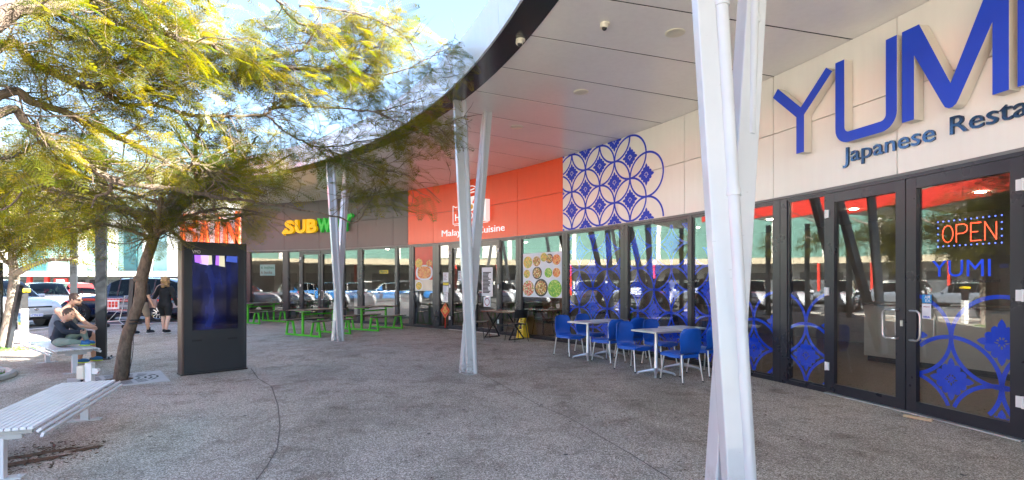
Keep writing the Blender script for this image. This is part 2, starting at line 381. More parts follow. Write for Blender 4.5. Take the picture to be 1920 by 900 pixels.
# ------------------------------------------------------------------ restaurant building
S0, S1 = -7.0, 25.05
bld = thing('shop_building', 'curved row of glazed restaurants with grey, orange and white cladding under a canopy', 'building', (0, 0, 0))
HT = 2.84; SOF = 4.78
def part(mb, name, mat, label=None, parent=None, **k):
    o = mb.build(name, mat, parent or bld, **k)
    if label: o['label'] = label
    return o
mb = MB(); arcbox(mb, S0, S1, -.06, -.35, HT+.03, 5.3, 60); part(mb, 'backing_wall', 'dark_gap')
mb = MB(); arcbox(mb, S0, S1, 4.44, -.3, SOF+.03, SOF+.3, 60); part(mb, 'canopy_slab', 'dark_gap')
mb = MB(); arcbox(mb, S0, S1, 4.46, -12, 5.08, 5.3, 60); part(mb, 'roof', 'wall_grey')
mb = MB(); arcbox(mb, S0, S1-2, -2.5, -11, 5.3, 7.6, 40); part(mb, 'roof_shade_block', 'wall_grey')  # raised block, out of view, added to throw shade over the plaza
mb = MB(); arcbox(mb, S0, S1, -11.5, -12, 0, 5.08, 50); part(mb, 'rear_wall', 'wall_grey')
mb = MB(); arcbox(mb, S1-.25, S1, -.02, -11.5, 0, 5.08, 1); part(mb, 'end_wall', 'grey_panel')
mb = MB(); arcbox(mb, S0, S0+.2, -.02, -11.5, 0, 5.08, 1); part(mb, 'end_wall', 'grey_panel')
# cladding panels: vertical joints measured along the arc, horizontal joint at 3.87
joints = [25.05, 22.864, 21.074, 19.048, 17.225, 16.46, 15.17, 13.327, 11.235, 9.356, 7.35, 5.351, 3.294, 1.323, -.7, -2.7, -4.7, S0]
g = .006
for a, b in zip(joints[:-1], joints[1:]):
    mid = (a+b)/2; mat = 'grey_panel' if mid > 16.46 else 'orange_panel' if mid > 9.356 else 'white_panel'
    for z0, z1 in ((HT+.02, 3.87), (3.87, SOF)):
        mb = MB(); arcbox(mb, b+g, a-g, 0, -.05, z0+g, z1-g, 6)
        part(mb, 'wall_panel', mat, {'grey_panel': 'taupe grey cladding panel', 'orange_panel': 'orange cladding panel', 'white_panel': 'off white cladding panel'}[mat])
mb = MB(); arcbox(mb, S0, S1, .018, -.03, HT-.012, HT+.022, 60); part(mb, 'flashing', 'flash')
# soffit, dark band and fascia
ks = [1.953+1.3445*k for k in range(-7, 18)]
ks[0] = S0
for i in range(len(ks)-1):
    a, b = ks[i], min(ks[i+1], S1)
    mb = MB(); arcbox(mb, a+.017, b-.017, -.02, 4.1, SOF, SOF+.02, 3); part(mb, 'soffit_panel', 'soffit')
    mb = MB(); arcbox(mb, a-.0165, a+.0165, 0, 4.09, SOF+.004, SOF+.028, 1); part(mb, 'soffit_joint', 'dark_gap')
for i in range(0, len(ks)-1, 2):
    a, b = ks[i], min(ks[min(i+2, len(ks)-1)], S1)
    mb = MB(); arcbox(mb, a+.004, b-.004, 4.104, 4.5, SOF-.012, SOF+.03, 5); part(mb, 'edge_band_panel', 'band')
    mb = MB()
    V = []; seg = 5
    for j in range(seg+1):
        s = a+.004+(b-a-.008)*j/seg
        V += [F(s, 4.5, SOF-.02), F(s, 4.53, SOF-.02), F(s, 4.56, 5.34), F(s, 4.5, 5.34)]
    Fc = [(0, 1, 2, 3), (seg*4+3, seg*4+2, seg*4+1, seg*4)]
    for j in range(seg):
        p = j*4; q = p+4; Fc += [(p, q, q+1, p+1), (p+1, q+1, q+2, p+2), (p+2, q+2, q+3, p+3), (p+3, q+3, q, p)]
    mb.add(V, Fc); part(mb, 'fascia_panel', 'fascia')
# soffit downlights
proto_dl = None
for i, (x, y) in enumerate([(1.17, 9.05), (2.11, 6.9), (.1, 11.1), (-1.6, 13.6), (-3.9, 15.8)]):
    t = thing('downlight', ['round recessed downlight in the pale soffit between the orange wall and the camera', 'round recessed downlight in the soffit left of the near white column', 'round recessed downlight in the soffit over the orange wall', 'round recessed downlight in the soffit before the grey wall', 'farthest round recessed downlight in the soffit'][i], 'light', (x, y, SOF), 0, 'downlights in the canopy soffit')
    m1 = MB(); m1.lathe((0, 0, 0), [(.075, -.012), (.105, -.018), (.125, -.012), (.13, -.002), (.075, -.001)], 24); m1.build('rim', 'cream_box', t, smooth=True)
    m1 = MB(); m1.lathe((0, 0, 0), [(.02, -.006), (.074, -.005), (.074, -.002)], 20); m1.build('lens', 'white', t)
for i, (x, y) in enumerate([(1.16, 6.65), (.113, 7.07)]):
    t = thing('security_camera', ['small round white camera on the pale soffit', 'small round camera on the dark canopy edge'][i], 'camera', (x, y, SOF-(.012 if i else 0)), .4, 'dome cameras under the canopy')
    m1 = MB(); m1.lathe((0, 0, 0), [(.062, -.001), (.062, -.022), (.05, -.028)], 18); m1.build('base', 'cream_box', t, smooth=30)
    m1 = MB(); m1.lathe((0, 0, 0), [(.05, -.026), (.05, -.055), (.042, -.075)], 18, R=Matrix.Rotation(.35, 3, 'Y')); m1.build('housing', 'cream_box', t, smooth=30)
    m1 = MB(); m1.ball((-.015, -.01, -.07), .033, 12, 8); m1.build('lens', 'black_metal', t, smooth=True)
# interior shells
mb = MB(); arcbox(mb, S0, S1-.3, -.1, -11.4, .002, .012, 50); part(mb, 'interior_floor', 'int_floor')
mb = MB(); arcbox(mb, S0, S1-.3, -.4, -11.4, 3.05, 3.1, 50); part(mb, 'interior_ceiling', 'int_ceiling')
mb = MB(); arcbox(mb, S0, S1-.3, -6.4, -6.5, .012, 3.05, 50); part(mb, 'interior_back_wall', 'int_wall')
for s in (16.1, 9.26, -4.0):
    mb = MB(); arcbox(mb, s, s+.12, -.15, -6.4, .012, 3.05, 1); part(mb, 'interior_partition', 'int_wall')

# ---- glazed bays. (right s, left s)
def pane(s0, s1, z0, z1, parent):
    mb = MB(); arcbox(mb, s0, s1, -.030, -.038, z0, z1, 1); return mb.build('pane', 'glass', parent)
windows = [(22.93, 24.58), (22.08, 22.66), (19.06, 19.78), (17.125, 18.81), (16.39, 16.99), (15.21, 16.17), (14.42, 14.90),
           (11.29, 11.98), (9.37, 11.06), (7.26, 9.16), (5.25, 7.02), (4.09, 5.15), (3.29, 4.03), (2.36, 3.03), (-1.9, -.12), (-3.8, -2.0), (-5.9, -4.1)]
doors = [(20.99, 22.03, 'L'), (19.86, 20.98, 'R'), (13.21, 14.37, 'L'), (12.03, 13.20, 'R'), (1.207, 2.335, 'L'), (-.02, 1.203, 'R')]
win_objs = {}
ft = .028
for (a, b) in windows:
    mb = MB()
    for (p, q, z0, z1) in ((a, a+ft, .07, HT-.05), (b-ft, b, .07, HT-.05), (a+ft, b-ft, .07, .07+ft), (a+ft, b-ft, HT-.05-ft, HT-.05)):
        arcbox(mb, p, q, -.012, -.06, z0, z1, 1)
    w = part(mb, 'window', 'frame'); pane(a+ft-.004, b-ft+.004, .095, HT-.075, w); win_objs[(a, b)] = w
spans = sorted([(a, b) for a, b in windows] + [(a, b) for a, b, _ in doors])
edges = [S0] + [e for sp in spans for e in sp] + [S1]
for a, b in zip(edges[0::2], edges[1::2]):
    if b-a > .02:
        mb = MB(); arcbox(mb, a+.001, b-.001, .004, -.12, 0, HT-.013, 1); part(mb, 'mullion', 'frame', bevel=.003)
        if b-a > .2 and b < 20:
            mb = MB(); arcbox(mb, (a+b)/2-.004, (a+b)/2+.004, .006, .0, .0, HT-.02, 1); part(mb, 'mullion_joint', 'dark_gap')
for a, b in windows:
    mb = MB(); arcbox(mb, a+.001, b-.001, .002, -.1, 0, .069, 1); part(mb, 'sill', 'frame')
    mb = MB(); arcbox(mb, a+.001, b-.001, .002, -.1, HT-.049, HT-.013, 1); part(mb, 'head_rail', 'frame')
def door(a, b, side):
    mb = MB(); sw = .125; t0, t1 = .012, -.045
    top = HT-.06
    arcbox(mb, a+.004, a+sw, t0, t1, .02, top, 1); arcbox(mb, b-sw, b-.004, t0, t1, .02, top, 1)
    arcbox(mb, a+sw, b-sw, t0-.002, t1+.002, .02, .15, 1); arcbox(mb, a+sw, b-sw, t0-.002, t1+.002, top-.13, top, 1)
    d = part(mb, 'door', 'frame'); pane(a+sw-.004, b-sw+.004, .145, top-.125, d)
    hs = (a+sw*.5+.03) if side == 'L' else (b-sw*.5-.03)      # handle near the meeting stile
    dr = 1 if side == 'L' else -1
    for o, z0 in ((.012, 0), (-.045, 0)):
        sg = 1 if o > 0 else -1
        m2 = MB(); off = o+sg*.075
        hh = hs
        m2.tube([F(hh, o, 1.215), F(hh, off-sg*.02, 1.215), F(hh+dr*.02, off, 1.215), F(hh+dr*.10, off, 1.215), F(hh+dr*.13, off, 1.19), F(hh+dr*.14, off, 1.15),
                 F(hh+dr*.14, off, .93), F(hh+dr*.13, off, .89), F(hh+dr*.10, off, .87), F(hh+dr*.02, off, .87), F(hh, off-sg*.02, .87), F(hh, o, .87)], .0125, 8)
        m2.build('handle', 'steel', d, smooth=True)
    he = b-.03 if side == 'L' else a+.03
    for z in (.38, 1.42, 2.5):
        m2 = MB(); arcbox(m2, he-.02, he+.035, .028, .013, z-.055, z+.055, 1); p = F(he+(.03 if side == 'L' else -.03), .03, z)
        m2.tube([p-Vector((0, 0, .06)), p+Vector((0, 0, .06))], .011, 8); m2.build('hinge', 'white', d)
    if side == 'L':
        m2 = MB(); arcbox(m2, a+.03, a+.062, .02, .012, 1.02, 1.09, 1); m2.build('lock', 'steel', d)
    return d
door_objs = [door(*d) for d in doors]
for a, b in ((19.86, 22.03), (12.03, 14.37), (-.02, 2.335)):
    mb = MB(); arcbox(mb, a, b, .016, -.1, HT-.056, HT-.013, 3); part(mb, 'head_rail', 'frame')
    mb = MB(); arcbox(mb, a, b, .06, -.1, .001, .016, 3); part(mb, 'threshold', 'alu')

# interior fittings seen through the glass
def counter(s0, s1, o0, o1, h, mat, label, top='picnic_top'):
    t = thing('service_counter', label, 'counter', F((s0+s1)/2, (o0+o1)/2, 0)); inv = Matrix.Translation(-t.location)
    for nm, z0, z1, e, m_ in (('plinth', .013, .12, -.04, 'black_metal'), ('front', .12, h, 0, mat), ('top', h, h+.05, .05, top)):
        mb = MB(); arcbox(mb, s0-e, s1+e, o0+e, o1, z0, z1, 6); mb.v = [tuple(inv @ Vector(p)) for p in mb.v]; mb.build(nm, m_, t)
    return t
counter(.4, 4.2, -3.4, -4.1, 1.1, 'counter', 'long beige service counter seen through the door glass of the white-walled restaurant')
counter(17.3, 21.5, -2.6, -3.4, .95, 'white', 'white sandwich counter seen through the windows below the yellow and green sign', 'alu')
counter(11.2, 13.8, -4.0, -4.7, 1.1, 'brown_top', 'brown counter seen behind the doors of the orange-walled restaurant')
lmb = MB()
for s in [-3.2, -1.2, .6, 1.6, 2.6, 4.5, 6.2, 8.1, 10.2, 12.2, 14.2, 17.3, 19, 20.6, 22.6, 24]:
    for o in (-1.6, -3.6):
        p = F(s, o, 3.045); lmb = MB(); lmb.lathe((0, 0, 0), [(.07, 0), (.07, -.01)], 12)
        q = lmb.build('interior_spotlight', 'lamp_glow', None, loc=p)
        tag(q, 'small warm ceiling spotlight behind the restaurant glass', 'light', 'ceiling spotlights inside the restaurants')

# ------------------------------------------------------------------ text helper
def text_geo(body, size=1.0, offset=0.0, extrude=0.0, spacing=1.0, res=3):
    c = bpy.data.curves.new('lettering', 'FONT'); c.body = body; c.size = size; c.offset = offset; c.extrude = extrude; c.space_character = spacing
    c.resolution_u = res; c.fill_mode = 'BOTH'
    o = bpy.data.objects.new('lettering', c); COL.objects.link(o); bpy.context.view_layer.update()
    dg = bpy.context.evaluated_depsgraph_get(); me = bpy.data.meshes.new_from_object(o.evaluated_get(dg))
    v = np.array([p.co[:] for p in me.vertices]); f = [tuple(p.vertices) for p in me.polygons]
    bpy.data.objects.remove(o); bpy.data.curves.remove(c); bpy.data.meshes.remove(me); return v, f
def fit_text(body, u0, u1, v0, v1, mapf, name, mat, parent, offset=0, depth=.01, keep=False):
    """lettering stretched to the rectangle u0..u1, v0..v1 then mapped by mapf(u, v, w)"""
    v, f = text_geo(body, 1, offset, .5)
    mn, mx = v.min(0), v.max(0)
    u = u0+(v[:, 0]-mn[0])/(mx[0]-mn[0])*(u1-u0); w = v0+(v[:, 1]-mn[1])/(mx[1]-mn[1])*(v1-v0); d = (v[:, 2]+.5)*depth
    mb = MB(); mb.add([mapf(a, b, c) for a, b, c in zip(u, w, d)], f); return mb.build(name, mat, parent)
def wallmap(s_ref, off, inv=None, fm=None):
    def m(u, v, w):
        p = (fm or F)(s_ref-u, off+w, v); return p if inv is None else inv @ p
    return m
def sign_root(name, label, cat, s, z, off=0, group=None):
    t = thing(name, label, cat, F(s, off, z), 0, group); return t, Matrix.Translation(-t.location)

# ------------------------------------------------------------------ YUMI sign
t, inv = sign_root('yumi_letter_sign', 'large blue raised letters spelling YUMI on the white wall', 'sign', 1.5, 3.4)
def poly_letter(poly, name='letter'):
    mb = MB(); n = len(poly)
    V = [inv @ F(s, .15, z) for s, z in poly] + [inv @ F(s, .012, z) for s, z in poly]
    mb.add(V, [tuple(range(n))[::-1]]); mb.cur = 1
    mb.add(V, [tuple(range(n, 2*n))] + [(i, (i+1) % n, n+(i+1) % n, n+i) for i in range(n)])
    # keep front as material 0
    me = bpy.data.meshes.new(name); me.from_pydata(mb.v, [], mb.f); me.materials.append(M['blue_sign']); me.materials.append(M['sign_side'])
    me.polygons.foreach_set('material_index', mb.mi)
    o = bpy.data.objects.new(name, me); COL.objects.link(o); o.parent = t; return o
zt, zb = 4.487, 3.42
def arcpts(cs, cz, rs, rz, a0, a1, n):
    return [(cs+rs*math.cos(math.radians(a0+(a1-a0)*i/n)), cz+rz*math.sin(math.radians(a0+(a1-a0)*i/n))) for i in range(n+1)]
poly_letter([(2.718, zb), (2.581, zb), (2.581, 3.952), (2.112, 4.40), (2.212, zt), (2.64, 4.075), (3.06, zt), (3.155, 4.38), (2.718, 3.955)])
# U: outer bottom curve and inner curve
U = [(2.065, zt), (2.065, 3.62)] + arcpts(1.865, 3.59, .2, .205, 0, -90, 8)[1:] + [(1.40, 3.385)] + arcpts(1.40, 3.59, .2, .205, -90, -180, 8)[1:] + \
    [(1.2, zt), (1.343, zt), (1.343, 3.6)] + arcpts(1.41, 3.59, .067, .07, 180, 270, 5) + [(1.86, 3.52)] + arcpts(1.86, 3.59, .065, .07, 270, 360, 5) + [(1.928, zt)]
poly_letter(U)
poly_letter([(1.137, zb), (.99, zb), (.99, 4.157), (.668, 3.50), (.64, 3.45), (.60, 3.425), (.56, 3.425), (.52, 3.45), (.495, 3.49), (.165, 4.15), (.165, zb), (.015, zb), (.015, zt), (.22, zt), (.58, 3.69), (.93, zt), (1.137, zt)])
poly_letter([(-.06, zb), (-.20, zb), (-.20, zt), (-.06, zt)])
t2, inv2 = sign_root('restaurant_name_sign', 'small mirrored blue letters reading Japanese Restaurant below the large blue sign', 'sign', .7, 3.2)
fit_text('Japanese', 0, 2.065-.848, 3.085, 3.352, wallmap(2.065, .002, inv2), 'lettering', 'mirror_blue', t2, .006, .025)
fit_text('Restaurant', 0, 1.52, 3.165, 3.362, wallmap(.686, .002, inv2), 'lettering', 'mirror_blue', t2, .006, .025)

# ------------------------------------------------------------------ blue ring and flower motifs
def flower_poly(r):
    pts = []
    n = 72
    for i in range(n):
        a = 2*PI*i/n
        base = r/(abs(math.cos(a))+abs(math.sin(a)))
        sc = .88 + .2*abs(math.cos(6*a))**.6
        pts.append((base*sc*math.cos(a), base*sc*math.sin(a)))
    return pts
def motif(kind, cs, cz, off, clip, name, mat, parent, inv, rx=.5, rz=.467, thick=.003, fm=F):
    """one ring or flower as thin vinyl; quads whose centre leaves clip (s0,s1,z0,z1) are dropped"""
    s0, s1, z0, z1 = clip; mb = MB()
    def q(pl, h=thick):
        cx_ = sum(p[0] for p in pl)/len(pl); cz_ = sum(p[1] for p in pl)/len(pl)
        if not (s0 <= cx_ <= s1 and z0 <= cz_ <= z1): return
        pl = [(min(max(a, s0), s1), min(max(b, z0), z1)) for a, b in pl]
        mb.add([inv @ fm(a, off, b) for a, b in pl], [tuple(range(len(pl)))])
    if kind == 'ring':
        n = 72; w = .022
        for i in range(n):
            a, b = 2*PI*i/n, 2*PI*(i+1)/n
            q([(cs+(rx+e*w)*math.cos(x), cz+(rz+e*w)*math.sin(x)) for x, e in ((a, -1), (b, -1), (b, 1), (a, 1))])
    else:
        out = flower_poly(.222); n = len(out)
        for k0, k1 in ((.0, .1), (.36, .6), (.6, .84), (.84, 1)):
            for i in range(n):
                a, b = out[i], out[(i+1) % n]
                q([(cs+a[0]*k0, cz+a[1]*k0), (cs+b[0]*k0, cz+b[1]*k0), (cs+b[0]*k1, cz+b[1]*k1), (cs+a[0]*k1, cz+a[1]*k1)])
        for i in range(n):      # four pierced petals between the core and the body
            if (i % 8) in (0, 1, 2, 3, 4, 5, 6) and (i//4) % 2 == 0: 
                a, b = out[i], out[(i+1) % n]; q([(cs+a[0]*.1, cz+a[1]*.1), (cs+b[0]*.1, cz+b[1]*.1), (cs+b[0]*.36, cz+b[1]*.36), (cs+a[0]*.36, cz+a[1]*.36)])
            elif (i//4) % 2 == 1:
                a, b = out[i], out[(i+1) % n]
                for k0, k1 in ((.1, .17), (.31, .36)): q([(cs+a[0]*k0, cz+a[1]*k0), (cs+b[0]*k0, cz+b[1]*k0), (cs+b[0]*k1, cz+b[1]*k1), (cs+a[0]*k1, cz+a[1]*k1)])
    if not mb.f: return None
    me_o = mb.build(name, mat, parent); return me_o
t, inv = sign_root('wall_mural', 'blue print of overlapping rings and flowers on the white wall', 'mural', 7.6, 2.9)
for i in range(-1, 8):
    for j in range(-3, 4):
        if (i+j) % 2: continue
        s = 6.437+.512*i; z = 3.82+.467*j
        if i < 0 and True: continue
        if i == 0 and j == 2: continue
        if i == 0 and z > 4.2: continue
        if i == 1 and z > 4.5: continue
        cl = (5.5, 9.35, HT+.03, SOF-.005)
        motif('ring', s, z, .004, cl, 'ring', 'blue_print', t, inv, .505)
        motif('flower', s, z, .006, cl, 'flower', 'blue_print', t, inv)
# window vinyls behind the panes
vin = {(7.26, 9.16): (2.8, 'blue ring and flower vinyl filling the shop window below the ring mural'), (5.25, 7.02): (2.8, 'blue ring and flower vinyl filling the wide shop window beside the near white column'),
       (4.09, 5.15): (2.2, 'blue ring vinyl on the shop window hidden behind the near white column'), (3.29, 4.03): (1.4, 'blue ring vinyl low on the narrow window right of the near white column'),
       (2.36, 3.03): (1.42, 'blue ring vinyl low on the sidelight beside the door pair')}
def vinyl(a, b, ztop, label, z0=.1, extra=0):
    t, inv = sign_root('window_vinyl', label, 'decal', (a+b)/2, .1, -.04, 'blue vinyls on the restaurant glass')
    for i in range(-3, 24):
        for j in range(-2, 6):
            if (i+j) % 2: continue
            s = -1.3+.502*i+.009; z = .474+.46*j
            if s < a-.5 or s > b+.5 or z > ztop-.3 and ztop < 2: continue
            if z-.46 > ztop: continue
            cl = (a+.03, b-.03, z0, min(ztop, 2.7))
            for k_, nm in (('ring', 'ring'), ('flower', 'flower')):
                motif(k_, s, z, -.0415, cl, nm, 'blue_film', t, inv, .5, fm=FC(a, b))
for (a, b), (zt_, lb) in vin.items(): vinyl(a, b, zt_, lb)
vinyl(-.02+.09, 1.203-.09, 1.42, 'blue ring and flower vinyl on the lower half of the right door', .16)

# door decals
t, inv = sign_root('door_name_decal', 'blue YUMI lettering above small dark words on the right door glass', 'decal', .6, 1.6, -.02)
fit_text('YUMI', 0, .61, 1.61, 1.79, wallmap(.917, -.024, inv), 'lettering', 'blue_film', t, .0, .002)
fit_text('Japanese Restaurant', 0, .5, 1.535, 1.585, wallmap(.715, -.024, inv), 'lettering', 'ink', t, .01, .002)
def sticker(s0, s1, z0, z1, off, mat, name, label, cat, txt=None, tmat='white', extra=None, zt=None):
    t, inv = sign_root(name, label, cat, (s0+s1)/2, z0, off)
    mb = MB(); arcbox(mb, s0, s1, off, off+.003, z0, z1, 1); mb.v = [tuple(inv @ Vector(p)) for p in mb.v]; mb.build('sheet', mat, t)
    if txt:
        for k, (body, a, b, c, d, m_) in enumerate(txt): fit_text(body, a, b, c, d, wallmap(s1, off+.0035, inv, FC(s0, s1)), 'lettering', m_, t, .01, .0015)
    return t, inv
M['amex'] = plain('light_blue_sticker', (.02, .27, .62), .4); M['maroon'] = plain('maroon_print', (.3, .01, .06), .5)
sticker(.92, 1.03, 1.31, 1.405, -.02, 'amex', 'card_sticker', 'square light blue sticker reading AM EX on the right door glass', 'sticker',
        [('AM', .03, .095, 1.36, 1.395, 'white'), ('EX', .04, .1, 1.32, 1.352, 'white')])
sticker(.925, 1.03, 1.127, 1.30, -.02, 'paper', 'card_sticker', 'white card payment sticker reading VISA below the blue sticker', 'sticker',
        [('VISA', .012, .093, 1.135, 1.16, 'blue_sign'), ('eftpos', .015, .088, 1.255, 1.275, 'maroon')])
# OPEN sign of coloured lights
t, inv = sign_root('open_sign', 'lit OPEN sign of red dots framed by blue dots behind the right door glass', 'sign', .57, 1.96, -.08)
def dots(path, name, mat, r, step):
    mb = MB()
    for a, b in zip(path[:-1], path[1:]):
        L = math.hypot(b[0]-a[0], b[1]-a[1]); n = max(1, int(L/step))
        for i in range(n):
            u = a[0]+(b[0]-a[0])*i/n; v = a[1]+(b[1]-a[1])*i/n
            mb.ball(inv @ F(.845-u, -.08, v), r, 6, 4)
    mb.build(name, mat, t)
x0, wl_, gp = 0, .115, .03
O = [(x0+wl_/2+wl_/2*math.cos(a*PI/6), 2.09+.095*math.sin(a*PI/6)) for a in range(13)]
P_ = [(.15, 1.995), (.15, 2.185), (.23, 2.185), (.26, 2.165), (.265, 2.13), (.25, 2.1), (.22, 2.085), (.15, 2.085)]
E_ = [(.40, 1.995), (.30, 1.995), (.30, 2.185), (.40, 2.185)]; E2 = [(.30, 2.09), (.38, 2.09)]
N_ = [(.44, 1.995), (.44, 2.185), (.55, 1.995), (.55, 2.185)]
for nm, pth in (('letter', O), ('letter', P_), ('letter', E_+[(.30, 2.185), (.30, 2.09), (.38, 2.09)]), ('letter', N_)): dots(pth, nm, 'led_red', .0062, .011)
dots([(-.05, 1.955), (.6, 1.955), (.6, 2.235), (-.05, 2.235), (-.05, 1.955)], 'light_border', 'led_blue', .0075, .058)

# ------------------------------------------------------------------ yellow and green sandwich sign
t, inv = sign_root('sandwich_shop_sign', 'raised yellow and green SUBWAY letters with arrows on the grey wall', 'sign', 21.1, 3.47)
M['sub_side'] = plain('sign_letter_return', (.09, .22, .05), .5); 
wdt = {'S': .50, 'U': .54, 'B': .52, 'W': .72, 'A': .55, 'Y': .56}
u = 0.12
for i, ch in enumerate('SUBWAY'):
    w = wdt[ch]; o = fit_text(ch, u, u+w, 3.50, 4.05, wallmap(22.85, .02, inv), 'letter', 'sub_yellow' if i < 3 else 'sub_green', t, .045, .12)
    o['label'] = 'yellow letter' if i < 3 else 'green letter'
    if ch == 'S':
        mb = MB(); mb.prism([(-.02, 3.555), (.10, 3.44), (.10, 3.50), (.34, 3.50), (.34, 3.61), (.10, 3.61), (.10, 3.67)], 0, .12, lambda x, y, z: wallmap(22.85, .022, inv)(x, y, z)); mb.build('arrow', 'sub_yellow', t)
    if ch == 'Y':
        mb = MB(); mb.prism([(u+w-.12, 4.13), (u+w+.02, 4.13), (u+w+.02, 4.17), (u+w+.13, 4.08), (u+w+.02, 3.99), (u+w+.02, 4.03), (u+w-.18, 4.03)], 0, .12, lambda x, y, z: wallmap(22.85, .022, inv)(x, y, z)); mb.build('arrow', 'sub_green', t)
    u += w+.045 - (.10 if ch in 'WA' else 0)
# ------------------------------------------------------------------ Malaysian restaurant sign
t, inv = sign_root('cuisine_sign', 'white raised words Malaysian Cuisine on the orange wall', 'sign', 13.3, 3.04)
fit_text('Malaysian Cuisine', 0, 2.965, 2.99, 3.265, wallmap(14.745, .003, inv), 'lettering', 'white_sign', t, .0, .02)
t, inv = sign_root('bowl_logo_sign', 'white noodle bowl logo with outlined name board on the orange wall', 'sign', 13.4, 3.4)
wm = wallmap(14.2, .003, inv)
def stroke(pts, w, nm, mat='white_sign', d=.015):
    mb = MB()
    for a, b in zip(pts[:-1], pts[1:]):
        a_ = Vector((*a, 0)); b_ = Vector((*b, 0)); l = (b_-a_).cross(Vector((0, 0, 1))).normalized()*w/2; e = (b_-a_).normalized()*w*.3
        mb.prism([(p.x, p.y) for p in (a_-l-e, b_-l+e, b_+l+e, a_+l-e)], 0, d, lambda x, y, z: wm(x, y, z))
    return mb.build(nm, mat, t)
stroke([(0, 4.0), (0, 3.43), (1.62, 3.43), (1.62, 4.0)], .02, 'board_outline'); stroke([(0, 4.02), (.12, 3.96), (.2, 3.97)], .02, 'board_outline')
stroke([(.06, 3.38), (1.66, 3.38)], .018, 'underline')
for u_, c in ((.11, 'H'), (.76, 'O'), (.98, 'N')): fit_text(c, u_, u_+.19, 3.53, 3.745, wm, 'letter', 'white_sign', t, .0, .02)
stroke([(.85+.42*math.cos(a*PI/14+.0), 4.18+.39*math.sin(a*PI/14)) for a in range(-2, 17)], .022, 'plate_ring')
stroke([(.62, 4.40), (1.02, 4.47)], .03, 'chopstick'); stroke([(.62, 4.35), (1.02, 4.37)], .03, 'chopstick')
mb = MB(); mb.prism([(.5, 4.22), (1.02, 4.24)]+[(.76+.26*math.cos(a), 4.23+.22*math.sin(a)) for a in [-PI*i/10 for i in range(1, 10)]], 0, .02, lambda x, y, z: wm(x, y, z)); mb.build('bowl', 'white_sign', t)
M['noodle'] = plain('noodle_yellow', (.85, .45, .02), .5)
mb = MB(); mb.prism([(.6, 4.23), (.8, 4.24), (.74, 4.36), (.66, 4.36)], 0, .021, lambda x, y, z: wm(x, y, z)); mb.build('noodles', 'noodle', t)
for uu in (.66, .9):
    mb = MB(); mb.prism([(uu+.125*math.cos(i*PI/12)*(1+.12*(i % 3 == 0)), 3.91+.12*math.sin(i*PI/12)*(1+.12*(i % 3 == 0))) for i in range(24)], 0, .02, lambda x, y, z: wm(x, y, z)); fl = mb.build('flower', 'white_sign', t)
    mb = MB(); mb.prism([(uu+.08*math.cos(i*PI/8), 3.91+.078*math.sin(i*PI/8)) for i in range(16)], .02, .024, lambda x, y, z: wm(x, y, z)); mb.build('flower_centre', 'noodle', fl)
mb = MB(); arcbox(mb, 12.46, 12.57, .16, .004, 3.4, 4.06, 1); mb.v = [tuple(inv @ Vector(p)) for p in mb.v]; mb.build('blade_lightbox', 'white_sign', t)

# ------------------------------------------------------------------ posters and notices on the glass
M['poster_red'] = plain('poster_red', (.62, .04, .015), .35); M['poster_cream'] = plain('poster_cream', (.75, .68, .55), .4); M['poster_white'] = plain('poster_pale_blue', (.74, .80, .86), .35)
M['food1'] = food('noodle_dish', [(.75, .35, .08), (.8, .2, .05), (.7, .45, .12), (.5, .08, .02), (.85, .5, .2)])
M['food2'] = food('green_dish', [(.1, .4, .03), (.3, .6, .05), (.15, .45, .04), (.6, .7, .15)])
M['food3'] = food('mixed_dish', [(.45, .14, .04), (.7, .4, .1), (.85, .7, .4), (.25, .06, .02), (.3, .35, .05)])
M['food4'] = food('meat_dish', [(.7, .12, .07), (.85, .5, .35), (.6, .08, .05), (.2, .4, .1), (.8, .7, .5)])
M['food5'] = food('curry_dish', [(.85, .55, .08), (.7, .6, .1), (.75, .35, .05), (.3, .4, .08)])
def poster(a, b, z0, z1, off, base, label, dishes, split=None):
    t, inv = sign_root('food_poster', label, 'poster', (a+b)/2, z0, off)
    def sheet(p, q, y0, y1, m_, nm='sheet', o=0):
        mb = MB(); arcbox(mb, p, q, off+o, off+o+.002, y0, y1, 1); mb.v = [tuple(inv @ Vector(v)) for v in mb.v]; return mb.build(nm, m_, t)
    sheet(a, b, z0, z1, base)
    if split: sheet(a, b, split[0], split[1], split[2], 'sheet_band', .002)
    for (u, v, r, pm, fm, sq) in dishes:
        mb = MB(); n = 28
        def ell(k, lift):
            pts = []
            for i in range(n):
                an = 2*PI*i/n; cs_, sn = math.cos(an), math.sin(an)
                if sq: rr = r*k/(abs(cs_)**2.6+abs(sn)**2.6)**(1/2.6); pts.append((u+rr*cs_, v+rr*sn*.62))
                else: pts.append((u+r*k*cs_, v+r*k*sn*.86))
            return pts, lift
        for k, m_, nm, lift in ((1, pm, 'printed_plate', .005), (.8, fm, 'printed_food', .007)):
            pts, l = ell(k, lift); pts = [(min(max(x, 0), b-a), min(max(y, z0), z1)) for x, y in pts]
            mb = MB(); mb.add([inv @ FC(a, b)(b-x, off+l, y) for x, y in pts], [tuple(range(n))]); mb.build(nm, m_, t)
    return t
W = 'paper'; K = 'black_metal'
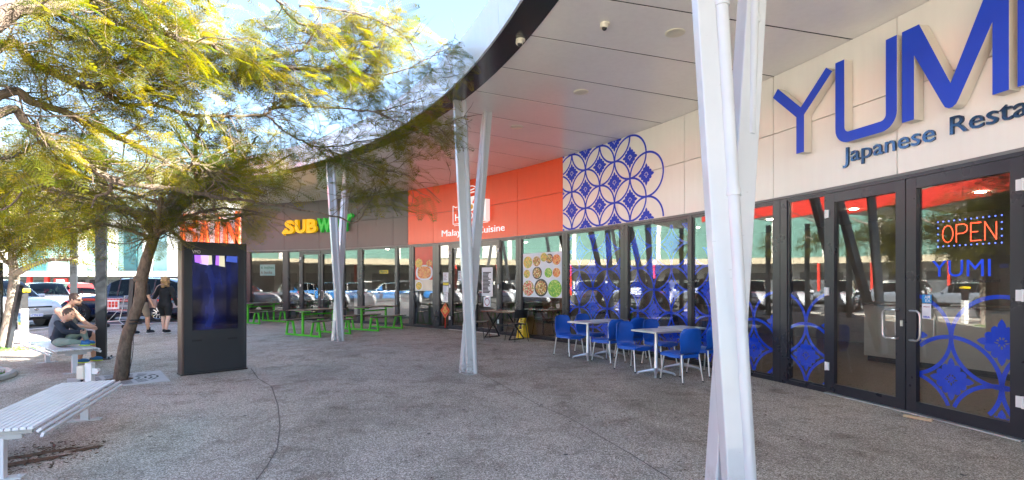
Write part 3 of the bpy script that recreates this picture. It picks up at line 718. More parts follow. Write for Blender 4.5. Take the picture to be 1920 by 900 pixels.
poster(9.42, 11.02, 1.14, 2.35, -.028, 'poster_white', 'large poster collage of many food dishes right of the orange restaurant doors',
       [(.22, 2.1, .24, W, 'food5', 0), (.60, 2.12, .2, W, 'food3', 0), (.9, 2.22, .17, W, 'food5', 0), (1.12, 2.18, .15, K, 'food3', 0), (1.40, 2.14, .2, W, 'food1', 0),
        (.18, 1.78, .17, W, 'food5', 0), (.62, 1.80, .2, K, 'food3', 0), (1.08, 1.80, .19, W, 'food2', 0), (1.40, 1.80, .18, W, 'food1', 0),
        (.24, 1.38, .25, 'food4', 'food4', 0), (.78, 1.40, .28, K, 'food3', 0), (1.33, 1.38, .27, 'food2', 'food2', 0)])
poster(15.25, 16.13, 1.25, 2.76, -.028, 'poster_red', 'tall red poster of noodles on a white square plate in a narrow window',
       [(.2, 2.2, .2, 'food1', 'food5', 0), (.72, 2.18, .15, 'food3', 'food1', 0), (.47, 1.88, .42, W, 'food1', 1), (.2, 1.42, .2, W, 'food5', 0), (.68, 1.42, .26, 'poster_cream', 'poster_cream', 0)],
       (1.25, 1.63, 'poster_cream'))
def notice(a, b, z0, z1, off, label, mat='paper', lines=5, head=None, cat='notice'):
    t, inv = sign_root('paper_notice', label, cat, (a+b)/2, z0, off)
    mb = MB(); arcbox(mb, a, b, off, off+.002, z0, z1, 1); mb.v = [tuple(inv @ Vector(v)) for v in mb.v]; mb.build('sheet', mat, t)
    mb = MB(); H = z1-z0; Wd = b-a
    for i in range(lines):
        z = z1-H*(.16+.74*i/max(1, lines)); L = Wd*random.uniform(.45, .8); st = b-Wd*.1
        mb.add([FC(a, b)(q, off+.003, zz) for q, zz in ((st-L, z-H*.035), (st, z-H*.035), (st, z), (st-L, z))], [(0, 1, 2, 3)])
    mb.v = [tuple(inv @ Vector(v)) for v in mb.v]; 
    if mb.f: mb.build('printed_lines', 'ink' if not head else head, t)
notice(14.46, 14.72, 1.56, 1.87, -.022, 'topmost white paper notice in the column taped left of the orange restaurant doors', head='maroon')
notice(14.46, 14.72, 1.45, 1.53, -.022, 'small yellow notice taped under the topmost paper notice', 'yellow_sign', 2)
notice(14.46, 14.73, 1.2, 1.435, -.022, 'white paper notice taped under the small yellow one', head='blue_sign')
notice(14.48, 14.70, .89, 1.19, -.022, 'lowest white paper notice above the red diamond ornament')
notice(13.80, 13.99, 1.6, 1.915, -.022, 'white opening notice on the left door of the orange restaurant')
notice(12.36, 12.86, 1.12, 2.0, -.022, 'tall printed menu taped to the right door of the orange restaurant', lines=16)
t, inv = sign_root('round_stamp_notice', 'white sheet with a red round stamp below the tall printed menu', 'notice', 12.6, .8, -.022)
mb = MB(); arcbox(mb, 12.46, 12.78, -.022, -.02, .8, 1.1, 1); mb.v = [tuple(inv @ Vector(v)) for v in mb.v]; mb.build('sheet', 'paper', t)
mb = MB(); n = 24
for i in range(n):
    a, b = 2*PI*i/n, 2*PI*(i+1)/n
    mb.add([inv @ F(12.62+r_*math.cos(x), -.0185, .95+r_*math.sin(x)) for x, r_ in ((a, .095), (b, .095), (b, .12), (a, .12))], [(0, 1, 2, 3)])
mb.build('stamp_ring', 'maroon', t)
t, inv = sign_root('diamond_ornament', 'red and gold diamond new year ornament with tassel hanging left of the restaurant doors', 'ornament', 14.58, .6, .005)
M['gold'] = plain('gold_print', (.7, .36, .08), .4)
mb = MB(); mb.prism([(0, .87), (.24, .61), (0, .35), (-.24, .61)], 0, .012, lambda x, y, z: inv @ F(14.58-x, .004+z, y)); mb.build('board', 'red', t)
mb = MB()
for a, b in (((0, .85), (.22, .61)), ((.22, .61), (0, .37)), ((0, .37), (-.22, .61)), ((-.22, .61), (0, .85))): 
    mb.tube([inv @ F(14.58-a[0], .018, a[1]), inv @ F(14.58-b[0], .018, b[1])], .008, 5)
mb.build('rim', 'gold', t)
mb = MB()
for (x, y, r_) in ((0, .7, .06), (-.08, .6, .05), (.08, .6, .05), (0, .55, .06), (.04, .64, .03), (-.04, .66, .03)):
    mb.prism([(x+r_*math.cos(i*PI/4), y+r_*math.sin(i*PI/4)) for i in range(8)], .013, .017+r_*.02, lambda x, y, z: inv @ F(14.58-x, .004+z, y))
mb.build('gold_pattern', 'gold', t)
mb = MB(); mb.tube([inv @ F(14.58, .01, .35), inv @ F(14.585, .012, .05)], [.012, .02], 6); mb.build('tassel', 'red', t)
# window offer sign and dotted frosted strips of the sandwich shop
M['mint'] = plain('pale_green_print', (.3, .5, .45), .5); M['fgreen'] = plain('forest_green_print', (.02, .2, .08), .5)
sticker(23.36, 24.12, 1.82, 2.28, -.028, 'mint', 'offer_poster', 'pale green window poster reading 6 inches 6 bucks', 'poster',
        [('6 inches', .06, .7, 2.10, 2.22, 'fgreen'), ('6 bucks', .06, .62, 1.90, 2.02, 'brown_top')])
sticker(17.5, 17.95, 1.86, 1.99, -.028, 'yellow_sign', 'offer_sticker', 'small yellow Fiery offer sticker on the wide sandwich shop window', 'sticker', [('fiery', .06, .4, 1.88, 1.97, 'fgreen')])
for (a, b), nm in (((22.93, 24.58), 'leftmost wide'), ((22.08, 22.66), 'narrow left'), ((19.06, 19.78), 'narrow right'), ((17.125, 18.81), 'widest'), ((16.39, 16.99), 'rightmost')):
    t, inv = sign_root('manifestation_strip', f'row of white rings on the {nm} sandwich shop window', 'decal', (a+b)/2, 1.1, -.027, 'ring strips on the sandwich shop glass')
    mb = MB(); k = int((b-a-.1)/.13)
    for i in range(k):
        c = a+.08+i*.13+.05
        for j in range(10):
            x, y = 2*PI*j/10, 2*PI*(j+1)/10
            mb.add([inv @ F(c+r_*math.cos(q), -.027, 1.09+r_*.8*math.sin(q)) for q, r_ in ((x, .04), (y, .04), (y, .058), (x, .058))], [(0, 1, 2, 3)])
    mb.build('ring_row', 'white', t)

# ------------------------------------------------------------------ white raking columns
def column_cluster(th, label, rr=17.97):
    """th: angle round the arc centre; local x = along the canopy edge (leftwards in the photo), local y = towards the shops"""
    base = Vector((CX+rr*math.cos(th), CY+rr*math.sin(th), 0))
    t = thing('raking_column', label, 'column', base, th-PI/2+PI, 'white raking column clusters holding the canopy')
    # local axes: +x tangential (increasing th), +y radial inward -> use rotation so that local -y is radial outward
    H = SOF-.001
    mb = MB(); mb.bar((-.054, .005, 0), (.48, .04, H), .085, .13, up=(0, 1, 0)); mb.build('inclined_post', 'col_white', t, bevel=.008)
    mb = MB(); mb.bar((.086, .057, 0), (.90, -.74, H), .155, .155, up=(0, 1, 0)); mb.build('inclined_post', 'col_white', t, bevel=.01)
    mb = MB(); mb.tube([(-.072, -.075, 0), (.44, -.08, H)], .045, 16); mb.build('downpipe', 'downpipe', t, smooth=True)
    for k_, f_ in enumerate((.44, .71)):
        p = Vector((-.072, -.075, 0)).lerp(Vector((.44, -.08, H)), f_); m2 = MB(); m2.tube([p, p+Vector((.005, 0, .05))], .052, 14); m2.tube([p+Vector((.0, .02, .025)), p+Vector((.02, .09, .025))], .012, 6); m2.build('pipe_clamp', 'downpipe', t, smooth=30)
    mb = MB(); mb.tube([(.47, -.40, 2.6), (.80, -.67, H)], .03, 10); mb.lathe((.62, -.525, 3.5), [(.038, -.03), (.038, .03)], 10); mb.build('conduit', 'downpipe', t, smooth=30)
    mb = MB(); mb.box((0, 0, .004), (.34, .26, .008)); mb.build('base_plate', 'kerb', t)
    return t
th2 = math.atan2(9.06-CY, -.72-CX); th3 = math.atan2(13.96-CY, -4.6-CX); th1 = math.atan2(3.27-CY, 1.34-CX)
column_cluster(th1, 'white raking column cluster with downpipe nearest the camera, beside the blue chairs', 18.32)
column_cluster(th2, 'middle white raking column cluster, in front of the orange wall', 18.04)
column_cluster(th3, 'farthest white raking column cluster, standing before the green picnic tables')

# ------------------------------------------------------------------ cafe furniture
def make_blue_chair():
    t = thing('cafe_chair', '', 'chair')
    prof = [(.262, .385, .185), (.262, .425, .192), (.235, .448, .198), (.16, .447, .205), (0, .435, .21), (-.13, .437, .205), (-.19, .46, .2), (-.215, .51, .2), (-.235, .6, .212),
            (-.252, .69, .215), (-.268, .76, .206), (-.28, .805, .185), (-.288, .832, .15), (-.291, .842, .10)]
    nu = 10; th_ = .014; V = []
    for side in (0, 1):
        for i, (x, z, hw) in enumerate(prof):
            a = prof[max(i-1, 0)]; b = prof[min(i+1, len(prof)-1)]; d = Vector((b[0]-a[0], 0, b[1]-a[1])).normalized(); nrm = Vector((d.z, 0, -d.x))
            for j in range(nu+1):
                u = -1+2*j/nu; back = max(0, min(1, (z-.5)/.2)) if x < -.15 else 0
                cx_ = x + .05*u*u*back; cz = z - (.05*abs(u)**6 if x > -.19 and z < .46 and i > 1 else 0) - (.02*(1-u*u) if i == 0 else 0)
                p = Vector((cx_, hw*u, cz)) + nrm*(th_/2 if side == 0 else -th_/2); V.append(p)
    m, n = len(prof), nu+1; Fc = []
    for i in range(m-1):
        for j in range(nu):
            a = i*n+j; Fc.append((a, a+1, a+n+1, a+n)); b = a+m*n; Fc.append((b, b+n, b+n+1, b+1))
    for i in range(m-1):
        for j in (0, nu):
            a = i*n+j; Fc.append((a, a+n, a+n+m*n, a+m*n))
    for i in (0, m-1):
        for j in range(nu):
            a = i*n+j; Fc.append((a, a+1, a+1+m*n, a+m*n))
    mb = MB(); mb.add(V, Fc); mb.build('shell', 'blue_plastic', t, smooth=50)
    mb = MB()
    for sx in (1, -1):
        mb.bar((sx*.19-.01, -.185, .405), (sx*.19-.01, .185, .405), .02, .05)
    for sy in (1, -1): mb.bar((.21, sy*.185, .408), (-.2, sy*.185, .408), .02, .05)
    mb.build('seat_skirt', 'blue_plastic', t, bevel=.004)
    for sx, sy in ((1, 1), (1, -1), (-1, 1), (-1, -1)):
        mb = MB(); mb.tube([(sx*.19-.01, sy*.175, .43), (sx*.25-.01, sy*.205, 0.0)], [.014, .011], 10); leg = mb.build('leg', 'alu', t, smooth=True)
        mb = MB(); mb.lathe((sx*.25-.01, sy*.205, .0), [(.014, .0), (.014, .02)], 8); mb.build('foot_cap', 'rubber', leg)
    return t
proto = make_blue_chair(); first = True
chairs = [((1.21, 11.28), -53, 'blue chair left of the small table farthest from the near column, facing right'), ((1.71, 11.74), -53, 'blue chair against the window on the left of the rear table'),
          ((1.87, 10.38), 127, 'blue chair seen from behind at the right of the left-hand metal table'), ((2.40, 10.86), 125, 'blue chair seen from behind close to the glass between the two pairs of tables'),
          ((2.14, 9.40), -60, 'blue chair left of the metal table nearer the white column, showing its inner back'), ((2.76, 9.97), -60, 'blue chair beside the window behind the nearer metal table'),
          ((2.66, 8.40), 118, 'blue chair nearest the camera, seen from behind'), ((3.27, 8.98), 116, 'blue chair partly hidden by the near white column')]
for (x, y), a, lb in chairs:
    c = proto if first else copy_tree(proto); first = False
    c.location = (x, y, 0); c.rotation_euler = (0, 0, math.radians(a+random.uniform(-5, 5))); tag(c, lb, 'chair', 'blue cafe chairs')
def make_cafe_table():
    t = thing('cafe_table', '', 'table')
    r = .03; h = .3; pts = []
    for cx_, cy_, a0 in ((h-r, h-r, 0), (-h+r, h-r, 90), (-h+r, -h+r, 180), (h-r, -h+r, 270)):
        pts += [(cx_+r*math.cos(math.radians(a0+k*22.5)), cy_+r*math.sin(math.radians(a0+k*22.5))) for k in range(5)]
    mb = MB(); mb.prism(pts, .722, .75); mb.build('table_top', 'steel', t, bevel=.004)
    mb = MB(); mb.lathe((0, 0, 0), [(.05, .075), (.032, .11), (.03, .7), (.09, .715), (.09, .722)], 18); mb.build('pedestal', 'alu', t, smooth=30)
    for k in range(4):
        a = math.radians(45+90*k); c, s_ = math.cos(a), math.sin(a); mb = MB()
        mb.tube([(c*.03, s_*.03, .085), (c*.16, s_*.16, .06), (c*.3, s_*.3, .028)], [.036, .026, .016], 8); mb.lathe((c*.3, s_*.3, .0), [(.02, .0), (.02, .022)], 10); mb.build('foot', 'alu', t, smooth=40)
    return t
proto = make_cafe_table()
for i, ((x, y), lb) in enumerate([((1.54, 10.84), 'square metal cafe table of the left pair, the one farther from the glass'), ((2.06, 11.30), 'square metal cafe table of the left pair, close to the glass'),
                                  ((2.41, 8.92), 'square metal cafe table nearest the near white column'), ((3.02, 9.48), 'square metal cafe table between the window and the nearest blue chairs')]):
    c = proto if i == 0 else copy_tree(proto); c.location = (x, y, 0); c.rotation_euler = (0, 0, math.radians(-53 if i < 2 else -62)); tag(c, lb, 'table', 'square metal cafe tables')

# dark trestle table and chairs
t = thing('trestle_table', 'brown topped table on crossed black legs outside the orange restaurant', 'table', (-.22, 14.72, 0), math.radians(-47))
mb = MB(); mb.box((0, 0, .742), (1.15, .68, .03)); mb.build('table_top', 'brown_top', t, bevel=.004)
for sx in (-1, 1):
    mb = MB()
    for sy in (-1, 1):
        mb.bar((sx*.42, sy*.27, .725), (sx*.5-.0, -sy*.27, .01), .03, .03)
    mb.bar((sx*.5, -.28, .015), (sx*.5, .28, .015), .03, .025); mb.build('leg', 'black_metal', t)
mb = MB(); mb.bar((-.44, 0, .36), (.44, 0, .36), .025, .03); mb.build('stretcher', 'black_metal', t)
def dark_chair(loc, rz, label):
    t = thing('dining_chair', label, 'chair', (*loc, 0), rz, 'black dining chairs at the trestle table')
    mb = MB(); mb.prism([(-.2, -.19), (.2, -.21), (.22, -.15), (.22, .15), (.2, .21), (-.2, .19)], .44, .465); mb.build('seat', 'black_metal', t, bevel=.004)
    mb = MB(); pts = [(-.2-.05*(1-(u*u)), .2*u) for u in [-1+i/4 for i in range(9)]]
    for i in range(8):
        a, b = pts[i], pts[i+1]; mb.add([(a[0], a[1], .62), (b[0], b[1], .62), (b[0]-.03, b[1], .83), (a[0]-.03, a[1], .83), (a[0]-.012, a[1], .62), (b[0]-.012, b[1], .62), (b[0]-.042, b[1], .83), (a[0]-.042, a[1], .83)],
                                        [(0, 1, 2, 3), (7, 6, 5, 4), (0, 4, 5, 1), (3, 2, 6, 7)])
    mb.build('backrest', 'black_metal', t, smooth=True)
    for sx, sy in ((1, 1), (1, -1), (-1, 1), (-1, -1)):
        mb = MB(); mb.tube([(sx*.18, sy*.17, .45), (sx*.25, sy*.21, 0)], .011, 8)
        if sx < 0: mb.tube([(-.18, sy*.17, .45), (-.2, sy*.19, .62), (-.23, sy*.19, .8)], .011, 8)
        mb.build('leg', 'black_metal', t, smooth=True)
    return t
dark_chair((.12, 14.05), math.radians(122), 'black dining chair right of the brown table, turned away from the camera')
dark_chair((-.92, 14.75), math.radians(-20), 'black dining chair partly hidden by the middle white column')
# yellow wet floor sign
t = thing('wet_floor_sign', 'yellow folding wet floor sign standing by the window next to the black chair', 'sign', tuple(F(10.85, .13, 0)), math.radians(-52))
for sy, nm in ((-1, 'front_panel'), (1, 'rear_panel')):
    mb = MB(); mb.prism([(-.14, 0), (.14, 0), (.10, .62), (-.10, .62)], 0, .012, lambda x, y, z, sy=sy: (x, sy*(.11-.15*y)+sy*z, y)); pn = mb.build(nm, 'yellow_sign', t)
    if sy < 0:
        mb = MB()
        for z_, w_ in ((.52, .08), (.47, .11), (.2, .12), (.16, .13)): mb.box((0, sy*(.11-.15*z_)+sy*.014, z_), (w_, .003, .02))
        mb.prism([(-.06, .25), (.06, .25), (.02, .4), (-.02, .4)], .0125, .0145, lambda x, y, z: (x, -(.11-.15*y)-z, y)); mb.build('printed_symbol', 'ink', pn)

# green picnic tables
def make_picnic():
    t = thing('picnic_table', '', 'table')
    mb = MB(); mb.box((0, 0, .745), (1.5, .72, .03)); mb.build('table_top', 'picnic_top', t, bevel=.004)
    for sy in (-1, 1):
        mb = MB(); mb.box((0, sy*.59, .445), (1.5, .30, .03)); mb.build('bench_seat', 'picnic_top', t, bevel=.004)
    for sx in (-1, 1):
        x = sx*.53; mb = MB()
        mb.box((x, 0, .03), (.05, 1.55, .05)); mb.box((x, 0, .39), (.05, .06, .67)); mb.box((x, 0, .712), (.05, .62, .035))
        for sy in (-1, 1):
            mb.bar((x, sy*.75, .03), (x, sy*.68, .43), .048, .05, up=(0, 1, 0)); mb.bar((x, sy*.36, .05), (x, sy*.47, .43), .048, .05, up=(0, 1, 0)); mb.box((x, sy*.575, .415), (.048, .27, .03))
        mb.build('end_frame', 'green', t, bevel=.003)
    mb = MB(); mb.bar((-.52, 0, .62), (.52, 0, .62), .03, .04); mb.build('stretcher', 'green', t)
    return t
proto = make_picnic()
for i, ((x, y), a, lb) in enumerate([((-5.71, 15.73), 58, 'green framed picnic table behind the farthest white column'), ((-4.55, 17.58), 58, 'green framed picnic table right of the farthest white column'),
                                     ((-9.62, 20.45), 57, 'green framed picnic table half hidden by the display kiosk')]):
    c = proto if i == 0 else copy_tree(proto); c.location = (x, y, 0); c.rotation_euler = (0, 0, math.radians(a)); tag(c, lb, 'picnic table', 'green picnic tables')

# ------------------------------------------------------------------ display kiosk
a = Vector((-5.46, 8.81, 0)); b = Vector((-4.73, 9.51, 0)); wdir = (b-a).normalized(); kw = (b-a).length; kh = 2.23
t = thing('display_kiosk', 'tall charcoal digital advertising kiosk with a dark blue screen', 'kiosk', tuple((a+b)/2), math.atan2(wdir.y, wdir.x))
mb = MB(); mb.box((0, .14, kh/2), (kw-.05, .27, kh)); mb.build('cabinet', 'kiosk', t, bevel=.006)
for sx in (-1, 1):
    mb = MB(); mb.box((sx*(kw/2-.02), .14, kh/2+.003), (.04, .285, kh+.008)); mb.build('edge_trim', 'kiosk_side' if sx < 0 else 'kiosk', t, bevel=.012)
def kx(px): return -kw/2 + kw*((px-340)/(463-340))
sx0, sx1 = kx(358)+.01, kx(444)+.01; sz1 = 1.55+(529-477)*.0089; sz0 = 1.55+(529-617)*.0092
def screen_mat():
    t = NT('kiosk_screen'); v = t.coord((1, 1, .35))
    f = t.noise(v, 2.6, 3, .6); base = t.ramp(f, [(.4, (.001, .001, .004)), (.55, (.002, .003, .022)), (.66, (.006, .01, .06))])
    t.link(base, t.b.inputs['Base Color']); t.link(base, t.b.inputs['Emission Color']); t.b.inputs['Emission Strength'].default_value = .12
    t.b.inputs['Roughness'].default_value = .06; t.b.inputs['Coat Weight'].default_value = .6; t.b.inputs['Coat Roughness'].default_value = .02; return t.m
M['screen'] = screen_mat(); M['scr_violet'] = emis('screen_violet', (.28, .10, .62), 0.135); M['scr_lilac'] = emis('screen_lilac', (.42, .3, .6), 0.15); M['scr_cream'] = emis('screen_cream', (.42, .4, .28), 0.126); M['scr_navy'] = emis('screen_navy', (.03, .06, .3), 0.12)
mb = MB(); mb.box(((sx0+sx1)/2, -.002, (sz0+sz1)/2), (sx1-sx0, .012, sz1-sz0)); scr = mb.build('screen', 'screen', t)
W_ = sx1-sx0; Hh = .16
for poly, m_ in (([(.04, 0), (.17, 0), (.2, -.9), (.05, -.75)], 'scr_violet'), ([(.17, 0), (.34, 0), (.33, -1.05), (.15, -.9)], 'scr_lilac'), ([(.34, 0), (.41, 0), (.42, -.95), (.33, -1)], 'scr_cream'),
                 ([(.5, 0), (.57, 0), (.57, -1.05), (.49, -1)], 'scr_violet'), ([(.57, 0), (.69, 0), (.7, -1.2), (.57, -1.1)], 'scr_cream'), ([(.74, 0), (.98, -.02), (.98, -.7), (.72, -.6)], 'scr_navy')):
    mb = MB(); mb.add([(sx0+W_*u, -.0095, sz1-.008+Hh*v) for u, v in poly], [(0, 1, 2, 3)]); mb.build('screen_colour_patch', m_, scr)  # emissive violet, cream and navy patches along the screen top
fit_text('VMO', 0, .12, 0, .055, lambda u, v, w: (sx0-.0+u, -.001-w, sz1+.02+v), 'lettering', 'white', t, .0, .002)
for sx in (-.28, .27):
    mb = MB()
    for k in range(5): mb.box((sx+.03*k-.06, -.001, .55+.02), (.014, .012, .03))
    mb.build('vent_slot', 'dark_gap', t)
mb = MB(); mb.box((.0, -.001, 2.12), (.05, .01, .02)); mb.build('sensor', 'black_metal', t)
mb = MB(); mb.box((0, .14, .012), (kw+.02, .31, .024)); mb.build('plinth', 'black_metal', t)

# ------------------------------------------------------------------ slatted benches
def bench(cf, cn, width, label, nsl=11):
    cf = Vector((*cf, 0)); cn = Vector((*cn, 0)); d = cf-cn; L = d.length
    t = thing('slatted_bench', label, 'bench', tuple((cf+cn)/2), math.atan2(d.y, d.x), 'silver slatted benches')
    z = .42; prof = []
    n = nsl
    flat = [(-width/2+width*i/(n-1)*1.0, z) for i in range(n)]
    pts = [(-width/2-.075, z-.06, 70), (-width/2-.055, z-.022, 40)] + [(y, zz, 0) for y, zz in flat[0:]] + [(width/2+.055, z-.022, -40), (width/2+.075, z-.06, -70)]
    sw = width/(n-1)*.82
    for (y, zz, rot) in pts:
        mb = MB(); mb.box((0, y, zz-.012), (L, sw if rot == 0 else .036, .022), R=Matrix.Rotation(math.radians(-rot if rot else 0), 3, 'X')); mb.build('slat', 'bench', t, bevel=.003)
    for sx in (-1, 1):
        mb = MB(); x = sx*(L/2-.12)
        mb.box((x, 0, z-.05), (.05, width-.04, .045)); mb.box((x, -.02, z-.09), (.05, width*.55, .04)); mb.build('arm_casting', 'bench_dark', t, bevel=.006)
        mb = MB(); mb.box((x, 0, (z-.1)/2+.005), (.075, .075, z-.1)); lg = mb.build('leg', 'bench', t, bevel=.005)
        mb = MB(); mb.box((x, 0, .006), (.11, .30, .012)); 
        for sy in (-1, 1): mb.lathe((x, sy*.12, .012), [(.014, 0), (.014, .012), (.005, .016)], 8)
        mb.build('base_plate', 'bench_dark', lg)
    return t
bench((-4.83, 6.09), (-3.98, 4.08), .46, 'silver slatted bench in the left foreground')
bench((-9.05, 10.36), (-7.35, 9.0), .52, 'silver slatted bench farther back where the man and boy sit')

# ------------------------------------------------------------------ street furniture
t = thing('tree_grate', 'pale square metal tree grate with curved slots round the leaning trunk', 'grate', (-6.22, 8.42, 0), math.atan2(.93, -.76))
mb = MB(); mb.box((0, 0, .006), (1.25, 1.25, .012)); mb.build('plate', 'grate', t)
for r_, n in ((.28, 8), (.36, 10), (.44, 12), (.52, 14)):
    for k in range(n):
        a0 = 2*PI*k/n; mb = MB(); q = [a0+2*PI/n*.72*i/4 for i in range(5)]
        mb.add([(rr*math.cos(a), rr*math.sin(a), .0135) for rr in (r_-.016, r_+.016) for a in q], [(i, i+1, i+6, i+5) for i in range(4)]); mb.build('slot', 'dark_gap', t)
mb = MB(); mb.lathe((0, 0, 0), [(.2, .0125), (.2, .0145)], 24); mb.build('soil', 'dirt', t)
t = thing('bollard_light', 'small cream box light on a pale square post behind the near bench', 'light', (-6.33, 8.0, 0), math.radians(0))
mb = MB(); mb.box((0, 0, .17), (.10, .08, .34)); mb.build('post', 'white', t, bevel=.005)
mb = MB(); mb.box((-.105, -.02, .2), (.105, .09, .2)); mb.build('lamp_box', 'cream_box', t, bevel=.014)
mb = MB(); mb.prism([(.05, .17), (.12, .17), (.15, .22), (.12, .26), (.05, .26)], -.03, .03, lambda x, y, z: (x, z, y)); mb.build('shield', 'white', t, bevel=.006)
mb = MB(); mb.lathe((-.105, -.02, .06), [(.015, 0), (.018, .04)], 8); mb.build('gland', 'black_metal', t)
def black_post(x, y, w, h, rz, label):
    t = thing('steel_post', label, 'post', (x, y, 0), rz, 'black square posts behind the seated man')
    mb = MB(); mb.box((0, 0, h/2), (w, w, h)); mb.build('shaft', 'post_black', t, bevel=.006)
    mb = MB(); mb.box((0, 0, .012), (w*2.1, w*2.1, .02))
    for a in (-1, 1):
        for b in (-1, 1): mb.lathe((a*w*.85, b*w*.85, .022), [(.018, 0), (.018, .03), (.008, .035)], 8)
    mb.build('base_plate', 'post_black', t)
    mb = MB(); mb.box((0, 0, h+.01), (w+.02, w+.02, .02)); mb.build('cap', 'post_black', t)
black_post(-8.28, 10.75, .17, 4.2, .5, 'thick black square post just right of the seated man')
black_post(-12.9, 15.7, .16, 4.2, .5, 'black square post farther away behind the seated man')
black_post(-12.15, 12.6, .14, 2.0, .2, 'short black post at the left edge of the picture')
t = thing('info_totem', 'low white information totem with a yellow cap and blue and green stripes', 'sign', (-12.33, 13.45, 0), math.radians(-38))
mb = MB(); mb.box((0, 0, .06), (.34, .12, .12)); mb.build('plinth', 'white', t)
mb = MB(); mb.box((0, 0, .5), (.42, .14, .76)); mb.build('white_panel', 'white', t, bevel=.006)
mb = MB(); mb.box((0, 0, 1.09), (.42, .13, .42)); up = mb.build('dark_panel', 'black_metal', t)
mb = MB(); mb.box((0, 0, 1.345), (.5, .2, .09)); mb.build('cap', 'yellow_sign', t, bevel=.01)
for k, c in enumerate(((.01, .12, .4), (.02, .3, .6), (.05, .45, .62), (.45, .65, .06))):
    mt = plain('totem_stripe', c, .5); mb = MB(); mb.box((.02, -.072, .74-.075*k), (.30, .004, .072)); mb.build('stripe', mt, t)
for k in range(5):
    mb = MB(); mb.box((-.04, -.067, 1.24-.07*k), (.22, .003, .012)); mb.build('printed_line', 'white', up)
# planted bed edge with grass at the left
t = thing('planter_kerb', 'curved pale kerb of a small lawn bed at the left edge', 'kerb', (-9.1, 8.1, 0))
mb = MB(); mb.tube([(1.1*math.cos(a*PI/12), 1.1*math.sin(a*PI/12), .03) for a in range(25)], .07, 8); mb.build('edging', 'kerb', t, smooth=True)
mb = MB()
for k in range(2600):
    r_ = 1.03*math.sqrt(random.random()); a = random.random()*2*PI; x, y = -9.1+r_*math.cos(a), 8.1+r_*math.sin(a); h = random.uniform(.04, .11); q = random.random()*PI; w = .006
    mb.add([(x-w*math.cos(q), y-w*math.sin(q), 0), (x+w*math.cos(q), y+w*math.sin(q), 0), (x+random.uniform(-.03, .03), y+random.uniform(-.03, .03), h)], [(0, 1, 2)])
for k in range(900):
    r_ = .5*math.sqrt(random.random()); a = random.random()*2*PI; x, y = -11.6+r_*1.3*math.cos(a), 12.3+r_*math.sin(a); h = random.uniform(.02, .06); q = random.random()*PI; w = .008
    mb.add([(x-w*math.cos(q), y-w*math.sin(q), 0), (x+w*math.cos(q), y+w*math.sin(q), 0), (x+random.uniform(-.03, .03), y+random.uniform(-.03, .03), h)], [(0, 1, 2)])
tag(mb.build('grass', 'grass'), 'short green grass at the left edge and round the pale trunk', 'grass', kind='stuff')
# dirt and mulch spilled below the near bench
mb = MB()
def blob(cx_, cy_, rx, ry, rot, z, n=40, jag=.22):
    pts = []
    for i in range(n):
        a = 2*PI*i/n; r_ = 1+jag*(random.random()-.5)*2; p = Matrix.Rotation(rot, 2) @ Vector((rx*r_*math.cos(a), ry*r_*math.sin(a))); pts.append((cx_+p.x, cy_+p.y, z))
    mb.add(pts, [tuple(range(n))])
blob(-4.33, 4.75, .40, .055, .75, .004); blob(-4.22, 4.55, .36, .07, .72, .0045); blob(-3.95, 4.95, .12, .05, .8, .005)
for k in range(260):
    a = random.random()*2*PI; r_ = random.random()**.6; x = -4.2+.62*r_*math.cos(a)*.75-.25*r_*math.sin(a)*0; y = 4.75+.5*r_*math.sin(a); l = random.uniform(.008, .03)
    mb.box((x, y, .005), (l, l*.35, .004), rz=random.random()*PI)
tag(mb.build('spilled_mulch', 'dirt'), 'brown mulch and dirt spilled under the near bench', 'mulch', kind='stuff')
# dry leaf litter over the paving
mb = MB()
for k in range(420):
    x, y = random.uniform(-7, 3.5), random.uniform(3, 14); l = random.uniform(.008, .022)
    mb.box((x, y, .004), (l, l*.5, .003), rz=random.random()*PI)
tag(mb.build('leaf_litter', 'dirt'), 'small dry leaves scattered on the paving', 'leaf litter', kind='stuff')
mb = MB(); mb.box((0, 0, .017), (.27, .055, .03)); o = mb.build('door_stop', plain('pine_wood', (.62, .46, .28), .6, var=.15, vscale=12), None, bevel=.006, loc=(4.58, 6.02, .001)); o.rotation_euler = (0, 0, -.95)
tag(o, 'pale timber door wedge lying before the right door', 'door stop')

# ------------------------------------------------------------------ trees
def frond_template(npin, nleaf, droop=.25):
    V = []; Fc = []
    def tri(a, b, c): o = len(V); V.extend([a, b, c]); Fc.append((o, o+1, o+2))
    for i in range(npin):
        t_ = .12+.88*i/(npin-1); z = -droop*t_*t_; L = .30*math.sin(PI*(.18+.74*t_))**.8
        for sd in (-1, 1):
            ang = math.radians(62-18*t_); d = np.array([math.cos(ang), sd*math.sin(ang), -.22]); d /= np.linalg.norm(d); b = np.array([t_, 0, z])
            if nleaf == 0:
                s_ = np.array([math.sin(ang), -sd*math.cos(ang), 0])*.022
                tri(b, b+d*L*.5+s_, b+d*L); tri(b, b+d*L, b+d*L*.5-s_)
            else:
                for k in range(nleaf):
                    u = .12+.88*(k+.5)/nleaf; p = b+d*L*u
                    for s2 in (-1, 1):
                        a2 = ang+s2*math.radians(62); e = np.array([math.cos(a2)*1.0, sd*math.sin(a2), -.12]); e /= np.linalg.norm(e)
                        l2 = .052*(1-.45*u); w2 = d*.0105; q = p + e*l2
                        tri(p-w2*.7, q, p+w2)
    # rachis
    for i in range(6):
        a, b = i/6, (i+1)/6; w = .006*(1.2-a)
        tri((a, -w, -droop*a*a), (a, w, -droop*a*a), (b, 0, -droop*b*b))
    return np.array([np.asarray(v, float) for v in V]), np.array(Fc)
